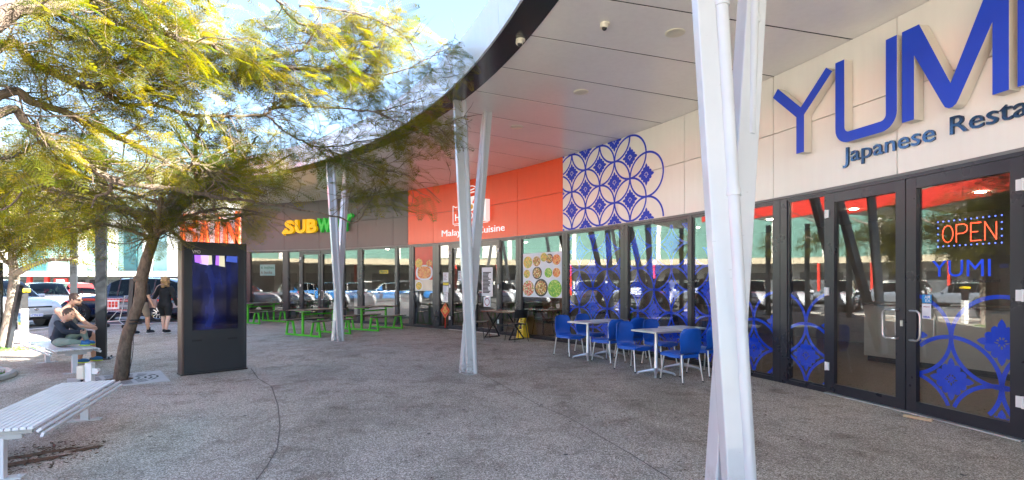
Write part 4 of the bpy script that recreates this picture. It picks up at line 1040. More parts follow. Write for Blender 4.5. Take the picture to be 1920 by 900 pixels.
def crown_mesh(name, bases, dirs, scales, tpl, mat, parent, tint):
    TV, TF = tpl; n = len(bases); nv = len(TV)
    X = dirs/np.linalg.norm(dirs, axis=1, keepdims=True); up = np.tile([0., 0, 1], (n, 1)) + rng.normal(0, .35, (n, 3))
    Yv = np.cross(up, X); Yv /= np.linalg.norm(Yv, axis=1, keepdims=True); Zv = np.cross(X, Yv)
    P = bases[:, None, :] + scales[:, None, None]*(TV[None, :, 0:1]*X[:, None]+TV[None, :, 1:2]*Yv[:, None]+TV[None, :, 2:3]*Zv[:, None])
    P = P.reshape(-1, 3).astype(np.float32); Fc = (TF[None]+(np.arange(n)*nv)[:, None, None]).reshape(-1, 3).astype(np.int32)
    me = bpy.data.meshes.new(name); me.vertices.add(len(P)); me.vertices.foreach_set('co', P.ravel())
    me.loops.add(Fc.size); me.loops.foreach_set('vertex_index', Fc.ravel()); me.polygons.add(len(Fc))
    me.polygons.foreach_set('loop_start', np.arange(0, Fc.size, 3, dtype=np.int32)); me.polygons.foreach_set('loop_total', np.full(len(Fc), 3, np.int32))
    at_ = me.attributes.new('tint', 'FLOAT', 'POINT'); at_.data.foreach_set('value', np.repeat(tint, nv).astype(np.float32))
    me.update(); me.validate(); me.materials.append(M[mat]); o = bpy.data.objects.new(name, me); COL.objects.link(o); o.parent = parent; o['kind'] = 'stuff'; return o
def inpoly(x, y, poly):
    c = False; n = len(poly); j = n-1
    for i in range(n):
        if (poly[i][1] > y) != (poly[j][1] > y) and x < (poly[j][0]-poly[i][0])*(y-poly[i][1])/(poly[j][1]-poly[i][1])+poly[i][0]: c = not c
        j = i
    return c
def proj(p): return (960+1000*p[0]/p[1], 529-1000*(p[2]-1.55)/p[1]) if p[1] > .3 else (-9999, 0)
def smooth_path(pts, k=5):
    out = []; n = len(pts)
    for i in range(n-1):
        p0, p1, p2, p3 = pts[max(i-1, 0)], pts[i], pts[i+1], pts[min(i+2, n-1)]
        for j in range(k):
            t_ = j/k; out.append(.5*((2*p1)+(-p0+p2)*t_+(2*p0-5*p1+4*p2-p3)*t_*t_+(-p0+3*p1-3*p2+p3)*t_**3))
    out.append(pts[-1]); return out
def wiggle(a, d, L, n, amp, droop=0):
    pts = [a.copy()]; d = d.normalized()
    for i in range(n):
        d = (d+Vector(rng.normal(0, amp, 3))+Vector((0, 0, -droop))).normalized(); pts.append(pts[-1]+d*L/n)
    return pts
def grow(name, label, cat, loc, trunk, branches, env, density, tpl, fsize, barkm, extra_parts=None, twigL=(.3, .8), group=None, sub=1.0, droopf=.1, back=0.0):
    """trunk: list of (point, radius); branches: list of list of (point, radius). env(p)->bool limits where fronds hang"""
    t = thing(name, label, cat, loc, 0, group); L0 = Vector(loc)
    mb = MB(); pp = smooth_path([Vector(p) for p, r in trunk], 5); rr = np.interp(np.linspace(0, len(trunk)-1, len(pp)), range(len(trunk)), [r for p, r in trunk])
    rr = [float(r*(1+rng.normal(0, .03))) for r in rr]
    mb.tube([p-L0 for p in pp], rr, 14); mb.build('trunk', barkm, t, smooth=True)
    tw = MB(); B = []; D = []
    for br in branches:
        pp = smooth_path([Vector(p) for p, r in br], 6); rr = np.interp(np.linspace(0, len(br)-1, len(pp)), range(len(br)), [r for p, r in br])
        pp = [p+Vector(rng.normal(0, .006, 3)) for p in pp]
        m2 = MB(); m2.tube([p-L0 for p in pp], [float(r*1.18*(1+rng.normal(0, .06))) for r in rr], 8); m2.build('branch', barkm, t, smooth=True)
        Ltot = sum((pp[i+1]-pp[i]).length for i in range(len(pp)-1)); k = max(2, int(Ltot*density))
        for _ in range(k):
            i = int(min(len(pp)-2, (rng.random()**.8)*(len(pp)-1))); a = pp[i]; d0 = (pp[i+1]-pp[i]).normalized()
            d = (d0*.8+Vector(rng.normal(0, .75, 3))); d.z = d.z*.6+.15; d.y += back
            L = rng.uniform(*twigL); path = wiggle(a, d, L, 5, .22, .02)
            if not (env(path[2]) ): continue
            tw.tube([p-L0 for p in path], [float(min(rr[i]*.5, .012)*(1-.16*q)) for q in range(6)], 5, caps=False)
            subs = [path]
            for _s in range(int(rng.integers(1, 3))):
                q = int(rng.integers(1, 5)); dd = (path[q+1]-path[q]).normalized() if q < 5 else d.normalized()
                p2 = wiggle(path[q], dd+Vector(rng.normal(0, .7, 3)), L*.6, 4, .25, .03)
                tw.tube([p-L0 for p in p2], [.005, .0045, .004, .003, .002], 4, caps=False); subs.append(p2)
            for sp in subs:
                for _f in range(int(rng.integers(2, 5))):
                    q = len(sp)-1-int(rng.integers(0, 3)); pt_ = sp[q]; dd = (sp[q]-sp[max(q-1, 0)]).normalized()
                    fd = dd*.7+Vector(rng.normal(0, .6, 3)); fd.z = fd.z*.5-droopf
                    tip = pt_+fd.normalized()*fsize*.8
                    if env(pt_) and env(tip): B.append(tuple(pt_-L0)); D.append(tuple(fd))
    tw.build('twigs', barkm, t, smooth=True)['kind'] = 'stuff'
    if B:
        B = np.array(B); D = np.array(D); n = len(B)
        keep = rng.random(n) < sub; B, D = B[keep], D[keep]; n = len(B)
        crown_mesh('crown', B, D, rng.uniform(.75, 1.25, n)*fsize, tpl, 'leaf', t, np.clip(rng.normal(.5, .28, n), 0, 1))
    print(name, len(B)); return t
fine = frond_template(11, 7); mid = frond_template(10, 4); coarse = frond_template(9, 0)
# overhanging tree whose trunk stands just left of the picture
A = lambda x, y, Z, r: (at(x, y, Z), r)
root1 = Vector((-5.35, 4.15, 0))
near_br = [
    [(Vector((-5.2, 4.2, 2.5)), .075), A(0, 35, 4.4, .06), A(100, 12, 4.6, .055), A(170, -15, 4.8, .05), A(330, -60, 5.2, .03)],
    [(Vector((-5.25, 4.2, 2.3)), .05), A(0, 90, 4.9, .035), A(60, 118, 5.2, .03), A(150, 158, 5.5, .03), A(205, 154, 5.6, .028), A(252, 125, 5.7, .025), A(275, 82, 5.7, .024), A(297, 40, 5.8, .02), A(312, -20, 5.9, .014)],
    [(Vector((-5.25, 4.2, 2.1)), .05), A(0, 180, 5.0, .034), A(60, 192, 5.2, .032), A(120, 210, 5.4, .03), A(190, 243, 5.7, .028), A(265, 278, 6.0, .026), A(342, 318, 6.2, .024), A(365, 308, 6.3, .014), A(400, 325, 6.5, .012), A(440, 355, 6.7, .011), A(500, 370, 7, .008)],
    [(Vector((-5.25, 4.2, 1.95)), .05), A(0, 212, 4.9, .034), A(50, 235, 5.1, .032), A(110, 275, 5.3, .03), A(180, 320, 5.5, .028), A(236, 345, 5.7, .027), A(330, 355, 6.2, .023), A(400, 368, 6.6, .019), A(470, 378, 7.0, .015), A(560, 392, 7.5, .012), A(630, 406, 7.8, .01), A(665, 418, 8.0, .009), A(690, 385, 8.0, .006), A(705, 355, 8.0, .004)],
    [A(180, 162, 5.6, .02), A(230, 196, 5.9, .018), A(290, 196, 6.2, .018), A(350, 215, 6.5, .017), A(430, 218, 6.8, .016), A(500, 213, 7.0, .015), A(515, 202, 7.1, .014), A(600, 200, 7.4, .011), A(700, 208, 7.7, .009), A(745, 200, 7.9, .006), A(800, 180, 8.1, .004)],
    [A(240, 12, 5.4, .024), A(275, 35, 5.5, .022), A(310, 62, 5.6, .02), A(350, 75, 5.8, .018), A(395, 82, 6.1, .016), A(425, 102, 6.4, .014), A(470, 115, 6.7, .013), A(540, 125, 7.0, .012), A(600, 130, 7.3, .01), A(650, 122, 7.5, .008), A(680, 80, 7.6, .004)],
    [A(200, 150, 5.6, .018), A(225, 182, 5.8, .016), A(260, 172, 6.0, .014), A(310, 162, 6.2, .013), A(350, 148, 6.4, .01), A(380, 122, 6.6, .006)],
    [A(300, 62, 5.7, .016), A(305, 90, 5.9, .018), A(330, 82, 6.0, .016), A(370, 78, 6.2, .014), A(420, 85, 6.4, .012), A(445, 105, 6.6, .01), A(480, 118, 6.9, .008), A(520, 150, 7.2, .007), A(580, 168, 7.5, .006), A(640, 190, 7.8, .004)],
    [A(500, -30, 6.4, .016), A(530, 15, 6.6, .014), A(565, 45, 6.8, .013), A(592, 50, 6.9, .012), A(575, 85, 6.9, .011), A(550, 100, 6.9, .01), A(490, 112, 6.8, .006)],
    [A(440, 112, 6.6, .012), A(520, 125, 7.1, .011), A(600, 132, 7.5, .01), A(650, 118, 7.7, .009), A(665, 90, 7.8, .006), A(700, 60, 7.9, .004)],
    [A(600, 130, 7.5, .01), A(640, 122, 7.6, .009), A(680, 138, 7.7, .009), A(730, 138, 7.9, .008), A(780, 122, 8.1, .006), A(830, 95, 8.2, .004), A(880, 88, 8.3, .003)],
    [A(560, 10, 6.8, .012), A(640, 20, 7.1, .01), A(700, 35, 7.4, .008), A(760, 70, 7.8, .006), A(790, 115, 8.0, .004)],
    [A(500, 215, 7.0, .011), A(540, 250, 7.2, .01), A(600, 275, 7.6, .009), A(680, 265, 7.9, .008), A(760, 250, 8.1, .006), A(830, 235, 8.3, .004), A(875, 215, 8.4, .003)],
    [A(600, 275, 7.6, .009), A(660, 300, 7.8, .008), A(720, 320, 7.9, .006), A(770, 330, 8.0, .004)],
    [A(342, 318, 6.2, .016), A(375, 308, 6.3, .013), A(400, 335, 6.5, .012), A(430, 360, 6.7, .009), A(468, 378, 6.9, .005)],
    [A(210, 335, 5.6, .014), A(205, 360, 5.7, .013), A(180, 368, 5.8, .01), A(172, 390, 5.9, .006)],
    [A(140, 280, 5.4, .014), A(125, 310, 5.5, .013), A(100, 340, 5.6, .011), A(50, 352, 5.7, .009), A(20, 385, 5.8, .008), A(-20, 400, 5.9, .006)],
    [A(275, 85, 5.7, .014), A(200, 130, 5.6, .012), A(170, 145, 5.5, .009), A(110, 130, 5.4, .006)],
    [A(90, 12, 4.7, .02), A(160, 60, 5.3, .012), A(240, 95, 6.0, .009), A(330, 130, 6.6, .006)],
    [A(-20, 300, 5.2, .012), A(40, 290, 5.5, .011), A(80, 260, 5.7, .008), A(140, 235, 6.0, .005)],
    [A(700, 208, 7.7, .008), A(740, 225, 7.9, .007), A(800, 245, 8.1, .005), A(850, 280, 8.3, .003)],
]
poly_near = [(-140, -140), (800, -140), (790, 45), (850, 65), (905, 105), (880, 190), (870, 280), (820, 330), (820, 400), (770, 390), (700, 410), (640, 385), (560, 372), (480, 360), (300, 340), (-140, 340)]
def env_near(p):
    if p[1] < 3.9: return False
    x, y = proj(p); return inpoly(x, y, poly_near)
grow('overhanging_tree', 'feathery leaved tree reaching in from the left above the benches', 'tree', tuple(root1),
     [(root1, .14), (root1+Vector((.03, .02, 1)), .115), (root1+Vector((.08, .05, 1.9)), .10), (root1+Vector((.14, .06, 2.6)), .085)],
     near_br, env_near, 15, fine, .34, 'bark', twigL=(.25, .75), sub=.85, back=.4)
def limb_set(top, n, rad, rise, r0, seed, flat=.6):
    out = []; rs = np.random.default_rng(seed)
    for i in range(n):
        a = 2*PI*i/n+rs.uniform(-.35, .35); R_ = rad*rs.uniform(.65, 1.1); h = rise*rs.uniform(.3, 1.1); p = Vector(top); pts = [(p, r0)]
        for k in range(1, 6):
            f = k/5; q = Vector(top)+Vector((math.cos(a+.25*math.sin(3*f+i))*R_*f, math.sin(a+.25*math.sin(3*f+i))*R_*f, h*f**flat))+Vector(rs.normal(0, .05, 3)); pts.append((q, r0*(1-.8*f)))
        out.append(pts)
        for m in range(2):
            k = int(rs.integers(1, 4)); p0, r_ = pts[k]; a2 = a+rs.choice((-1, 1))*rs.uniform(.5, 1.1); sub_ = [(p0, r_*.8)]
            for kk in range(1, 4): sub_.append((p0+Vector((math.cos(a2)*R_*.16*kk, math.sin(a2)*R_*.16*kk, h*.12*kk)), r_*(.8-.22*kk)))
            out.append(sub_)
    return out
# leaning tree in the metal grate
tp = [(at(226, 712, 8.47), .10), (at(236, 640, 8.45), .087), (at(252, 592, 8.42), .08), (at(262, 560, 8.4), .078), (at(266, 522, 8.4), .085), (at(277, 480, 8.38), .078), (at(292, 438, 8.35), .065)]
tp[0] = (Vector((tp[0][0].x, tp[0][0].y, 0)), .105)
poly2 = [(-40, 225), (250, 215), (420, 225), (560, 285), (530, 380), (515, 430), (480, 468), (440, 462), (400, 440), (330, 462), (300, 500), (235, 480), (180, 505), (120, 470), (60, 450), (-40, 430)]
def env2(p):
    if p[1] < 6: return False
    x, y = proj(p); return inpoly(x, y, poly2)
br2 = limb_set(tp[-1][0], 9, 2.5, 1.5, .045, 3) + [[A(292, 440, 8.35, .03), A(318, 432, 8.4, .022), A(335, 445, 8.5, .018), A(350, 462, 8.6, .01)],
      [A(285, 455, 8.35, .03), A(310, 425, 8.2, .026), A(370, 400, 8.2, .02), A(430, 390, 8.3, .014), A(490, 400, 8.5, .008)], [A(285, 450, 8.35, .03), A(240, 430, 8.2, .022), A(180, 420, 8.1, .014), A(110, 430, 8.1, .008)],
      [A(288, 445, 8.35, .03), A(230, 380, 8.1, .022), A(160, 330, 8.0, .015), A(80, 300, 8.0, .008)], [A(290, 440, 8.35, .03), A(330, 350, 8.2, .024), A(400, 300, 8.2, .016), A(470, 270, 8.3, .008)],
      [A(260, 150, 9.0, .0), A(200, 250, 8.7, .01), A(120, 280, 8.6, .008)] ]
leaning = grow('leaning_tree', 'leaning grey trunked tree growing from the metal grate left of the kiosk', 'tree', (tp[0][0].x, tp[0][0].y, 0), tp, br2[:-1], env2, 12, mid, .36, 'bark', twigL=(.3, .8), sub=.95)
mb = MB(); mb.ball((tp[4][0].x-leaning.location.x-.015, tp[4][0].y-leaning.location.y, tp[4][0].z-.01), .105, 12, 8, (1, 1, .75)); mb.build('trunk_knot', 'bark', leaning, smooth=True)
mb = MB()
for z_ in (.62, .66): 
    c = at(254, 600 if z_ < .65 else 606, 8.42); mb.lathe((c.x-leaning.location.x, c.y-leaning.location.y, c.z), [(.088, -.012), (.092, 0), (.088, .012)], 12)
mb.build('rubber_tie', 'rubber', leaning)
o = MB(); p0 = at(236, 706, 8.72); o.bar((0, 0, 0), Vector(at(250, 522, 8.72))-Vector((p0.x, p0.y, 0)), .07, .07); o = o.build('tree_stake', 'post_black', None, loc=(p0.x, p0.y, 0)); tag(o, 'dark timber stake tied to the leaning trunk', 'stake')
mb = MB(); pts = smooth_path([at(238, 712, 8.4)-at(238, 712, 8.4), at(244, 690, 8.35)-at(238, 712, 8.4), at(249, 660, 8.3)-at(238, 712, 8.4), at(250, 628, 8.3)-at(238, 712, 8.4)], 5)
mb.tube(pts, .006, 6); tag(mb.build('cable', 'black_metal', None, loc=tuple(at(238, 712, 8.4))), 'thin black cable running down beside the dark stake', 'cable')
# pale trunk at the far left
tp3 = [(Vector((at(8, 651, 12.7).x, 12.7, 0)), .15), (at(17, 600, 12.7), .12), (at(24, 555, 12.7), .11), (at(27, 515, 12.7), .10), (at(22, 470, 12.6), .07), (at(20, 430, 12.6), .05)]
poly3 = [(-300, 240), (40, 250), (150, 330), (215, 420), (230, 500), (175, 512), (120, 495), (100, 478), (60, 500), (-20, 505), (-300, 505)]
def env3(p):
    if p[1] < 9: return False
    x, y = proj(p); return inpoly(x, y, poly3)
br3 = limb_set(at(22, 470, 12.6), 8, 2.8, 2.2, .05, 9) + [[A(27, 515, 12.7, .07), A(50, 502, 12.5, .055), A(75, 492, 12.4, .045), A(100, 487, 12.3, .035), A(128, 488, 12.2, .02), A(150, 480, 12.1, .01)], [A(25, 505, 12.7, .05), A(-10, 470, 12.4, .03), A(-60, 430, 12.2, .02)],
      [A(22, 470, 12.6, .05), A(60, 430, 12.2, .03), A(110, 410, 12, .02), A(170, 420, 11.9, .01)]]
pale = grow('pale_trunk_tree', 'tree with a pale forked trunk at the far left behind the seated man', 'tree', (tp3[0][0].x, 12.7, 0), tp3, br3, env3, 9, coarse, .5, 'bark2', twigL=(.4, 1.0))
p0 = Vector((at(15, 655, 12.4).x, 12.4, 0)); o = MB(); o.bar((0, 0, 0), at(38, 534, 12.3)-p0, .09, .09); o = o.build('tree_stake', 'post_black', None, loc=tuple(p0)); tag(o, 'dark timber stake leaning beside the pale trunk', 'stake')

# ------------------------------------------------------------------ background buildings
def wall_box(name, c, d, mat, parent, rz=0, label=None):
    mb = MB(); mb.box(c, d, rz); o = mb.build(name, mat, parent)
    if label: o['label'] = label
    return o
bb = thing('retail_building', 'long pale teal shopping centre building with a cream ledge beyond the car park', 'building', (-50, 92, 0))
wall_box('wall', (0, 3, 7.2), (84, 5, 8.4), 'teal_wall', bb)
wall_box('ledge', (0, -1.5, 2.95), (84, 4.2, .85), 'ledge', bb)
wall_box('lower_wall', (0, 2, 1.25), (84, 3, 2.5), 'wall_grey', bb)
for k, (x, w, m_) in enumerate([(-40, 5, 'wall_white'), (-24.5, 1.6, 'wall_white'), (-19, 1.6, 'wall_white'), (-13, 1.6, 'wall_white'), (-8.5, 2.2, 'wall_white'), (-2, 3, 'teal_dark'), (2.6, 4.2, 'wall_white'), (-32, 3, 'teal_dark'), (-16, 2.2, 'teal_dark'), (8, 3, 'wall_white'), (14, 4, 'teal_dark')]):
    mb = MB(); mb.box((x, .3, 7.2), (w, .3, 7.8)); mb.build('window' if m_ == 'teal_dark' else 'pier', m_, bb)
for x in [-38+3.2*i for i in range(24)]:
    wall_box('shop_window', (x, .45, 1.1), (2.4, .1, 1.7), 'shop_dark', bb)
for x in (-30.3, -27.4): wall_box('red_pillar', (x, -3.2, 1.2), (.6, .5, 2.4), 'red', bb)
wall_box('poster_board', (-25, -3.3, 1.25), (2.2, .3, 1.9), 'red', bb); wall_box('poster_sheet', (-25, -3.47, 1.25), (1.3, .05, 1.5), 'wall_white', bb)
wall_box('white_band', (6, .2, 11.9), (70, .6, 1.0), 'wall_white', bb)
t = thing('distant_store_sign', 'big orange red letters on the white wall seen above the kiosk', 'sign', tuple(at(390, 430, 88.0)))
wall_box('backboard', (0, 2.2, .5), (12.5, .4, 9.5), 'wall_white', t)
def bigstroke(pts, w):
    mb = MB()
    for a, b in zip(pts[:-1], pts[1:]): mb.bar((a[0], 1.7, a[1]), (b[0], 1.7, b[1]), .5, w, up=(0, 1, 0)) if False else mb.bar((a[0], 1.7, a[1]), (b[0], 1.7, b[1]), w, .5, up=(0, 1, 0))
    mb.build('letter', 'orange_letter', t)
bigstroke([(-5.2, -2.4), (-5.2, 2.4), (-3.2, 2.4), (-3.0, 1.0), (-4.6, .2), (-3.0, -.8), (-3.2, -2.4), (-5.2, -2.4)], .6)
bigstroke([(-2.1, -2.4), (-1.6, 2.6), (-1.0, -2.4)], .5)
bigstroke([(.6, -2.4), (.6, 2.6)], .6); bigstroke([(2.0, -2.4), (2.0, 1.8), (4.0, -2.4), (4.0, 3.2)], .6)
# building opposite the shops (beyond the left edge), seen in the glass
ob = thing('opposite_building', 'long teal walled centre with a cream ledge facing the shops across the car park', 'building', (-48, 5, 0))
LB = 84
wall_box('wall', (-2, 0, 8.2), (3.5, LB, 8.2), 'teal_deep', ob)
wall_box('ledge', (.8, 0, 3.85), (3.0, LB, .65), 'ledge_tan', ob)
wall_box('lower_wall', (-2, 0, 1.75), (3, LB, 3.5), 'wall_pale', ob)
for k in range(24):
    y = -LB/2+2+k*3.5
    wall_box('shop_window', (-.45, y, 1.4), (.12, 2.6, 2.4), 'shop_dark', ob)
    if k % 3 == 0: wall_box('red_pillar', (2.2, y+1.6, 1.76), (.22, .22, 3.52), 'red', ob)
for k in range(11): wall_box('pier', (-.2, -LB/2+3+k*8, 8.1), (.2, .5, 7.8), 'wall_white', ob)
for y0, y1, m_ in ((-16, -8, 'red'), (10, 16, 'wall_white')): wall_box('wall_panel', (-.1, (y0+y1)/2, 8.0), (.3, y1-y0, 7.2), m_, ob)
wall_box('parapet', (-1.4, 0, 12.5), (2.6, LB, .5), 'wall_white', ob)
oc = thing('opposite_canopy', 'red edged canopy on raking columns across the car park', 'canopy', (-31, 6, 0))
pts = [(3.5, -34), (6.5, -24), (8.2, -12), (8.3, 0), (6.5, 8), (3.6, 14), (0.5, 19)]
for a, b in zip(pts[:-1], pts[1:]):
    mb = MB(); mb.bar((*a, 7.25), (*b, 7.25), .25, 1.3); mb.build('fascia_panel', 'red', oc)
mb = MB(); mb.prism(pts+[(-8, 19), (-12, -34)], 6.85, 7.1); mb.build('soffit', 'wall_white', oc)
for k, (a, b) in enumerate([(6.0, -28), (7.4, -18), (7.8, -7), (6.8, 4), (3.2, 13)]):
    for dx, dy in ((-.6, -1.0), (.0, 1.2)):
        mb = MB(); mb.bar((a, b, 0), (a+dx, b+dy, 6.85), .2, .2); mb.build('inclined_post', 'col_white' if k % 2 else 'post_black', oc)

# ------------------------------------------------------------------ cars
def make_car(name, label, paint, L=4.5, Wd=1.8, H=1.65, suv=True, rails=True, group='cars parked in the car park', plate=False):
    t = thing(name, label, 'car', (0, 0, 0), 0, group)
    hw = Wd/2; gh = .2
    # stations: x (front = +), lower z, belt z, roof z (=belt on bonnet), roof half width factor
    hood = .98 if suv else .86; roof = H
    st = [(.50, .42, .60, .62, .86, .9), (.485, .30, .68, .74, .90, .88), (.45, .24, .78, .86, .96, .86), (.38, .22, hood-.08, hood-.03, 1, .86), (.27, .21, hood-.01, hood+.02, 1, .86), (.205, .21, hood+.0, hood+.05, 1, .84),
          (.10, .21, hood+.02, roof-.16, 1, .74), (.03, .21, hood+.03, roof-.03, 1, .72), (-.10, .21, hood+.04, roof, 1, .73), (-.25, .21, hood+.06, roof-.01, 1, .73), (-.36, .22, hood+.07, roof-.06, 1, .72),
          (-.425, .24, hood+.06, roof-.16 if suv else roof-.32, .98, .72), (-.47, .28, hood+.02, hood+.12 if not suv else hood+.2, .95, .80), (-.49, .36, hood-.12, hood-.08, .92, .86), (-.50, .46, .64, .66, .88, .88)]
    rows = []
    for fx, zl, zb_, zr, wf, rf in st:
        w = hw*wf; m_ = (zl+zb_)/2
        rows.append([(w*.84, zl), (w*.97, zl+.08), (w*1.0, m_), (w*.985, zb_-.06), (w*.945, zb_), (w*rf if zr > zb_+.06 else w*.88, max(zr-.015, zb_+.005)), (w*rf*.82, max(zr, zb_)+.012), (w*rf*.4, max(zr, zb_)+.03), (0, max(zr, zb_)+.035)])
    def grid(half):
        V = []; 
        for (fx, *_), r in zip(st, rows):
            for y, z in r: V.append((fx*L, half*y, z))
        return V
    m = len(rows[0]); V = grid(1)+grid(-1); n = len(st); body = []; glassq = []
    for side in (0, 1):
        o = side*n*m
        for i in range(n-1):
            for j in range(m-1):
                q = (o+i*m+j, o+(i+1)*m+j, o+(i+1)*m+j+1, o+i*m+j+1)
                zr0, zb0 = st[i][3], st[i][2]; zr1, zb1 = st[i+1][3], st[i+1][2]
                side_glass = j == 4 and zr0 > zb0+.1 and zr1 > zb1+.1 and i not in (5,)
                ws = i == 5 and j >= 5 or (i == 6 and j >= 5) ; rw = (i == 11 or i == 12) and j >= 5 if not suv else (i == 11) and j >= 5
                (glassq if side_glass or ws or rw else body).append(q)
    under = [tuple(i*m for i in range(n))+tuple(n*m+i*m for i in range(n-1, -1, -1))]
    mb = MB(); mb.add(V, body+under)
    mb.add([(st[0][0]*L, y, z) for y, z in rows[0]]+[(st[0][0]*L, -y, z) for y, z in rows[0][::-1]], [tuple(range(2*m))]); mb.add([(st[-1][0]*L, y, z) for y, z in rows[-1]]+[(st[-1][0]*L, -y, z) for y, z in rows[-1][::-1]], [tuple(range(2*m))])
    bo = mb.build('body', paint, t, smooth=35, auto='weld')
    mb = MB(); mb.add(V, glassq); g_ = mb.build('windows', 'car_glass', t, smooth=35)
    # pillars
    mb = MB()
    for i in (7, 9, 10):
        for side in (1, -1):
            fx, zl, zb_, zr, wf, rf = st[i]; r = rows[i]; a = Vector((fx*L, side*(r[4][0]+.004), r[4][1])); b = Vector((fx*L-.02, side*(r[5][0]+.004), r[5][1])); mb.bar(a, b, .05, .02, up=(0, side, 0))
    mb.build('pillars', 'black_metal', t)
    xs = (.315*L, -.30*L); wr = .345 if suv else .315
    for x in xs:
        for sd in (1, -1):
            mb = MB(); mb.lathe((x, sd*(hw-.20), wr+.02), [(wr+.055, -.2), (wr+.055, .208 if sd > 0 else .0)] if False else [(wr+.05, -.19), (wr+.05, .212)] if sd > 0 else [(wr+.05, -.212), (wr+.05, .19)], 24, 'Y'); mb.build('wheel_arch', 'black_metal', t)
            mb = MB(); s_ = sd
            mb.lathe((x, sd*(hw-.10), wr), [(wr*.66, .125*s_), (wr*.93, .128*s_), (wr, .10*s_), (wr, -.08*s_), (wr*.6, -.09*s_)], 26, 'Y'); wh = mb.build('tyre', 'tyre', t, smooth=40)
            mb = MB(); mb.lathe((x, sd*(hw-.10), wr), [(wr*.64, .10*s_), (wr*.68, .128*s_), (wr*.6, .115*s_), (wr*.58, .06*s_)], 24, 'Y'); mb.lathe((x, sd*(hw-.10), wr), [(.05, .12*s_), (.06, .10*s_)], 10, 'Y')
            for k in range(10):
                a = 2*PI*k/10; c, s2 = math.cos(a), math.sin(a); mb.bar((x+.05*c, sd*(hw-.10)+.115*s_, wr+.05*s2), (x+wr*.62*c, sd*(hw-.10)+.12*s_, wr+wr*.62*s2), .035, .02, up=(0, s_, 0))
            mb.build('rim', 'chrome', wh, smooth=30)
    # lights, grille, plate, mirrors
    for sd in (1, -1):
        mb = MB(); mb.prism([(0, 0), (.30, .02), (.26, .12), (.02, .13)], 0, .04, lambda x, y, z, sd=sd: (.47*L-x*.55+z-.01, sd*(hw*.93-.34+x*1.05), .70+y)); mb.build('headlight', 'lens' if 'lens' in M else 'chrome', t)
        mb = MB(); mb.box((-.48*L, sd*(hw*.84), .86 if suv else .78), (.08, .18, .2)); mb.build('tail_light', 'red', t, bevel=.01)
        mb = MB(); mb.box((.16*L, sd*(hw+.07), hood+.07), (.12, .2, .13)); mb.build('mirror', paint, t, bevel=.03)
    mb = MB(); mb.box((.492*L, 0, .62), (.05, Wd*.52, .2)); gr = mb.build('grille', 'black_metal', t, bevel=.015)
    mb = MB()
    for k in range(3): mb.box((.492*L+.028, 0, .555+.06*k), (.01, Wd*.5, .014))
    mb.ball((.492*L+.035, 0, .62), .06, 12, 6, (.3, 1.2, .8)); mb.build('grille_trim', 'chrome', gr)
    mb = MB(); mb.box((.5*L+.012, 0, .42), (.012, .38, .11)); pl = mb.build('number_plate', 'paper', t)
    if plate: fit_text('1CYN 515', -.17, .17, .38, .455, lambda u, v, w: (.5*L+.019+w, u, v), 'lettering', 'blue_sign', pl, .005, .002)
    mb = MB(); mb.box((.48*L, 0, .33), (.1, Wd*.78, .14)); mb.build('lower_bumper', 'black_metal', t, bevel=.02)
    mb = MB()
    for sd in (1, -1): mb = MB(); mb.box((0.02*L, sd*(hw-.02), .25), (L*.42, .06, .09)); mb.build('sill_trim', 'black_metal', t)
    if rails:
        for sd in (1, -1):
            mb = MB(); mb.tube([(.04*L, sd*hw*.66, roof-.02), (.02*L, sd*hw*.66, roof+.05), (-.33*L, sd*hw*.66, roof+.04), (-.36*L, sd*hw*.66, roof-.04)], .017, 8); mb.build('roof_rail', 'black_metal', t, smooth=True)
    mb = MB()
    for sd in (1, -1):
        for x in (.0, -.18): mb.box((x*L-.05, sd*(hw*.995+.004), .86), (.16, .02, .03))
    mb.build('door_handles', paint, t)
    mb = MB()
    for sd in (1, -1):
        for x in (.12, -.08, -.24): mb.bar((x*L, sd*(hw*.998+.001), .34), (x*L-.02, sd*(hw*.975+.001), hood-.02), .012, .006, up=(0, sd, 0))
    mb.build('door_gaps', 'dark_gap', t)
    return t
M['lens'] = plain('headlight_lens', (.7, .72, .75), .08, metal=.3)
M['paint_white'] = plain('white_car_paint', (.58, .6, .63), .2, var=.02, coat=1)
M['paint_silver'] = plain('silver_car_paint', (.26, .29, .33), .22, metal=.5, var=.03, coat=1)
M['paint_navy'] = plain('navy_car_paint', (.010, .016, .045), .15, var=.05, coat=1)
M['paint_red'] = plain('red_car_paint', (.45, .02, .015), .2, var=.03, coat=1)
M['paint_blue'] = plain('blue_car_paint', (.03, .16, .42), .2, var=.03, coat=1)
M['paint_dark'] = plain('dark_grey_car_paint', (.04, .045, .05), .2, var=.03, coat=1)
def put(c, x, y, deg, lb=None):
    c.location = (x, y, .005); c.rotation_euler = (0, 0, math.radians(deg)); 
    if lb: c['label'] = lb
    return c
navy = make_car('parked_car', 'dark navy four wheel drive with red and grey racing decals behind the walking couple', 'paint_navy', 4.6, 1.85, 1.70, True, True)
put(navy, -15.3, 21.6, 187)
M['decal_red'] = plain('red_decal', (.6, .05, .02), .3); M['decal_grey'] = plain('grey_decal', (.4, .36, .34), .3)
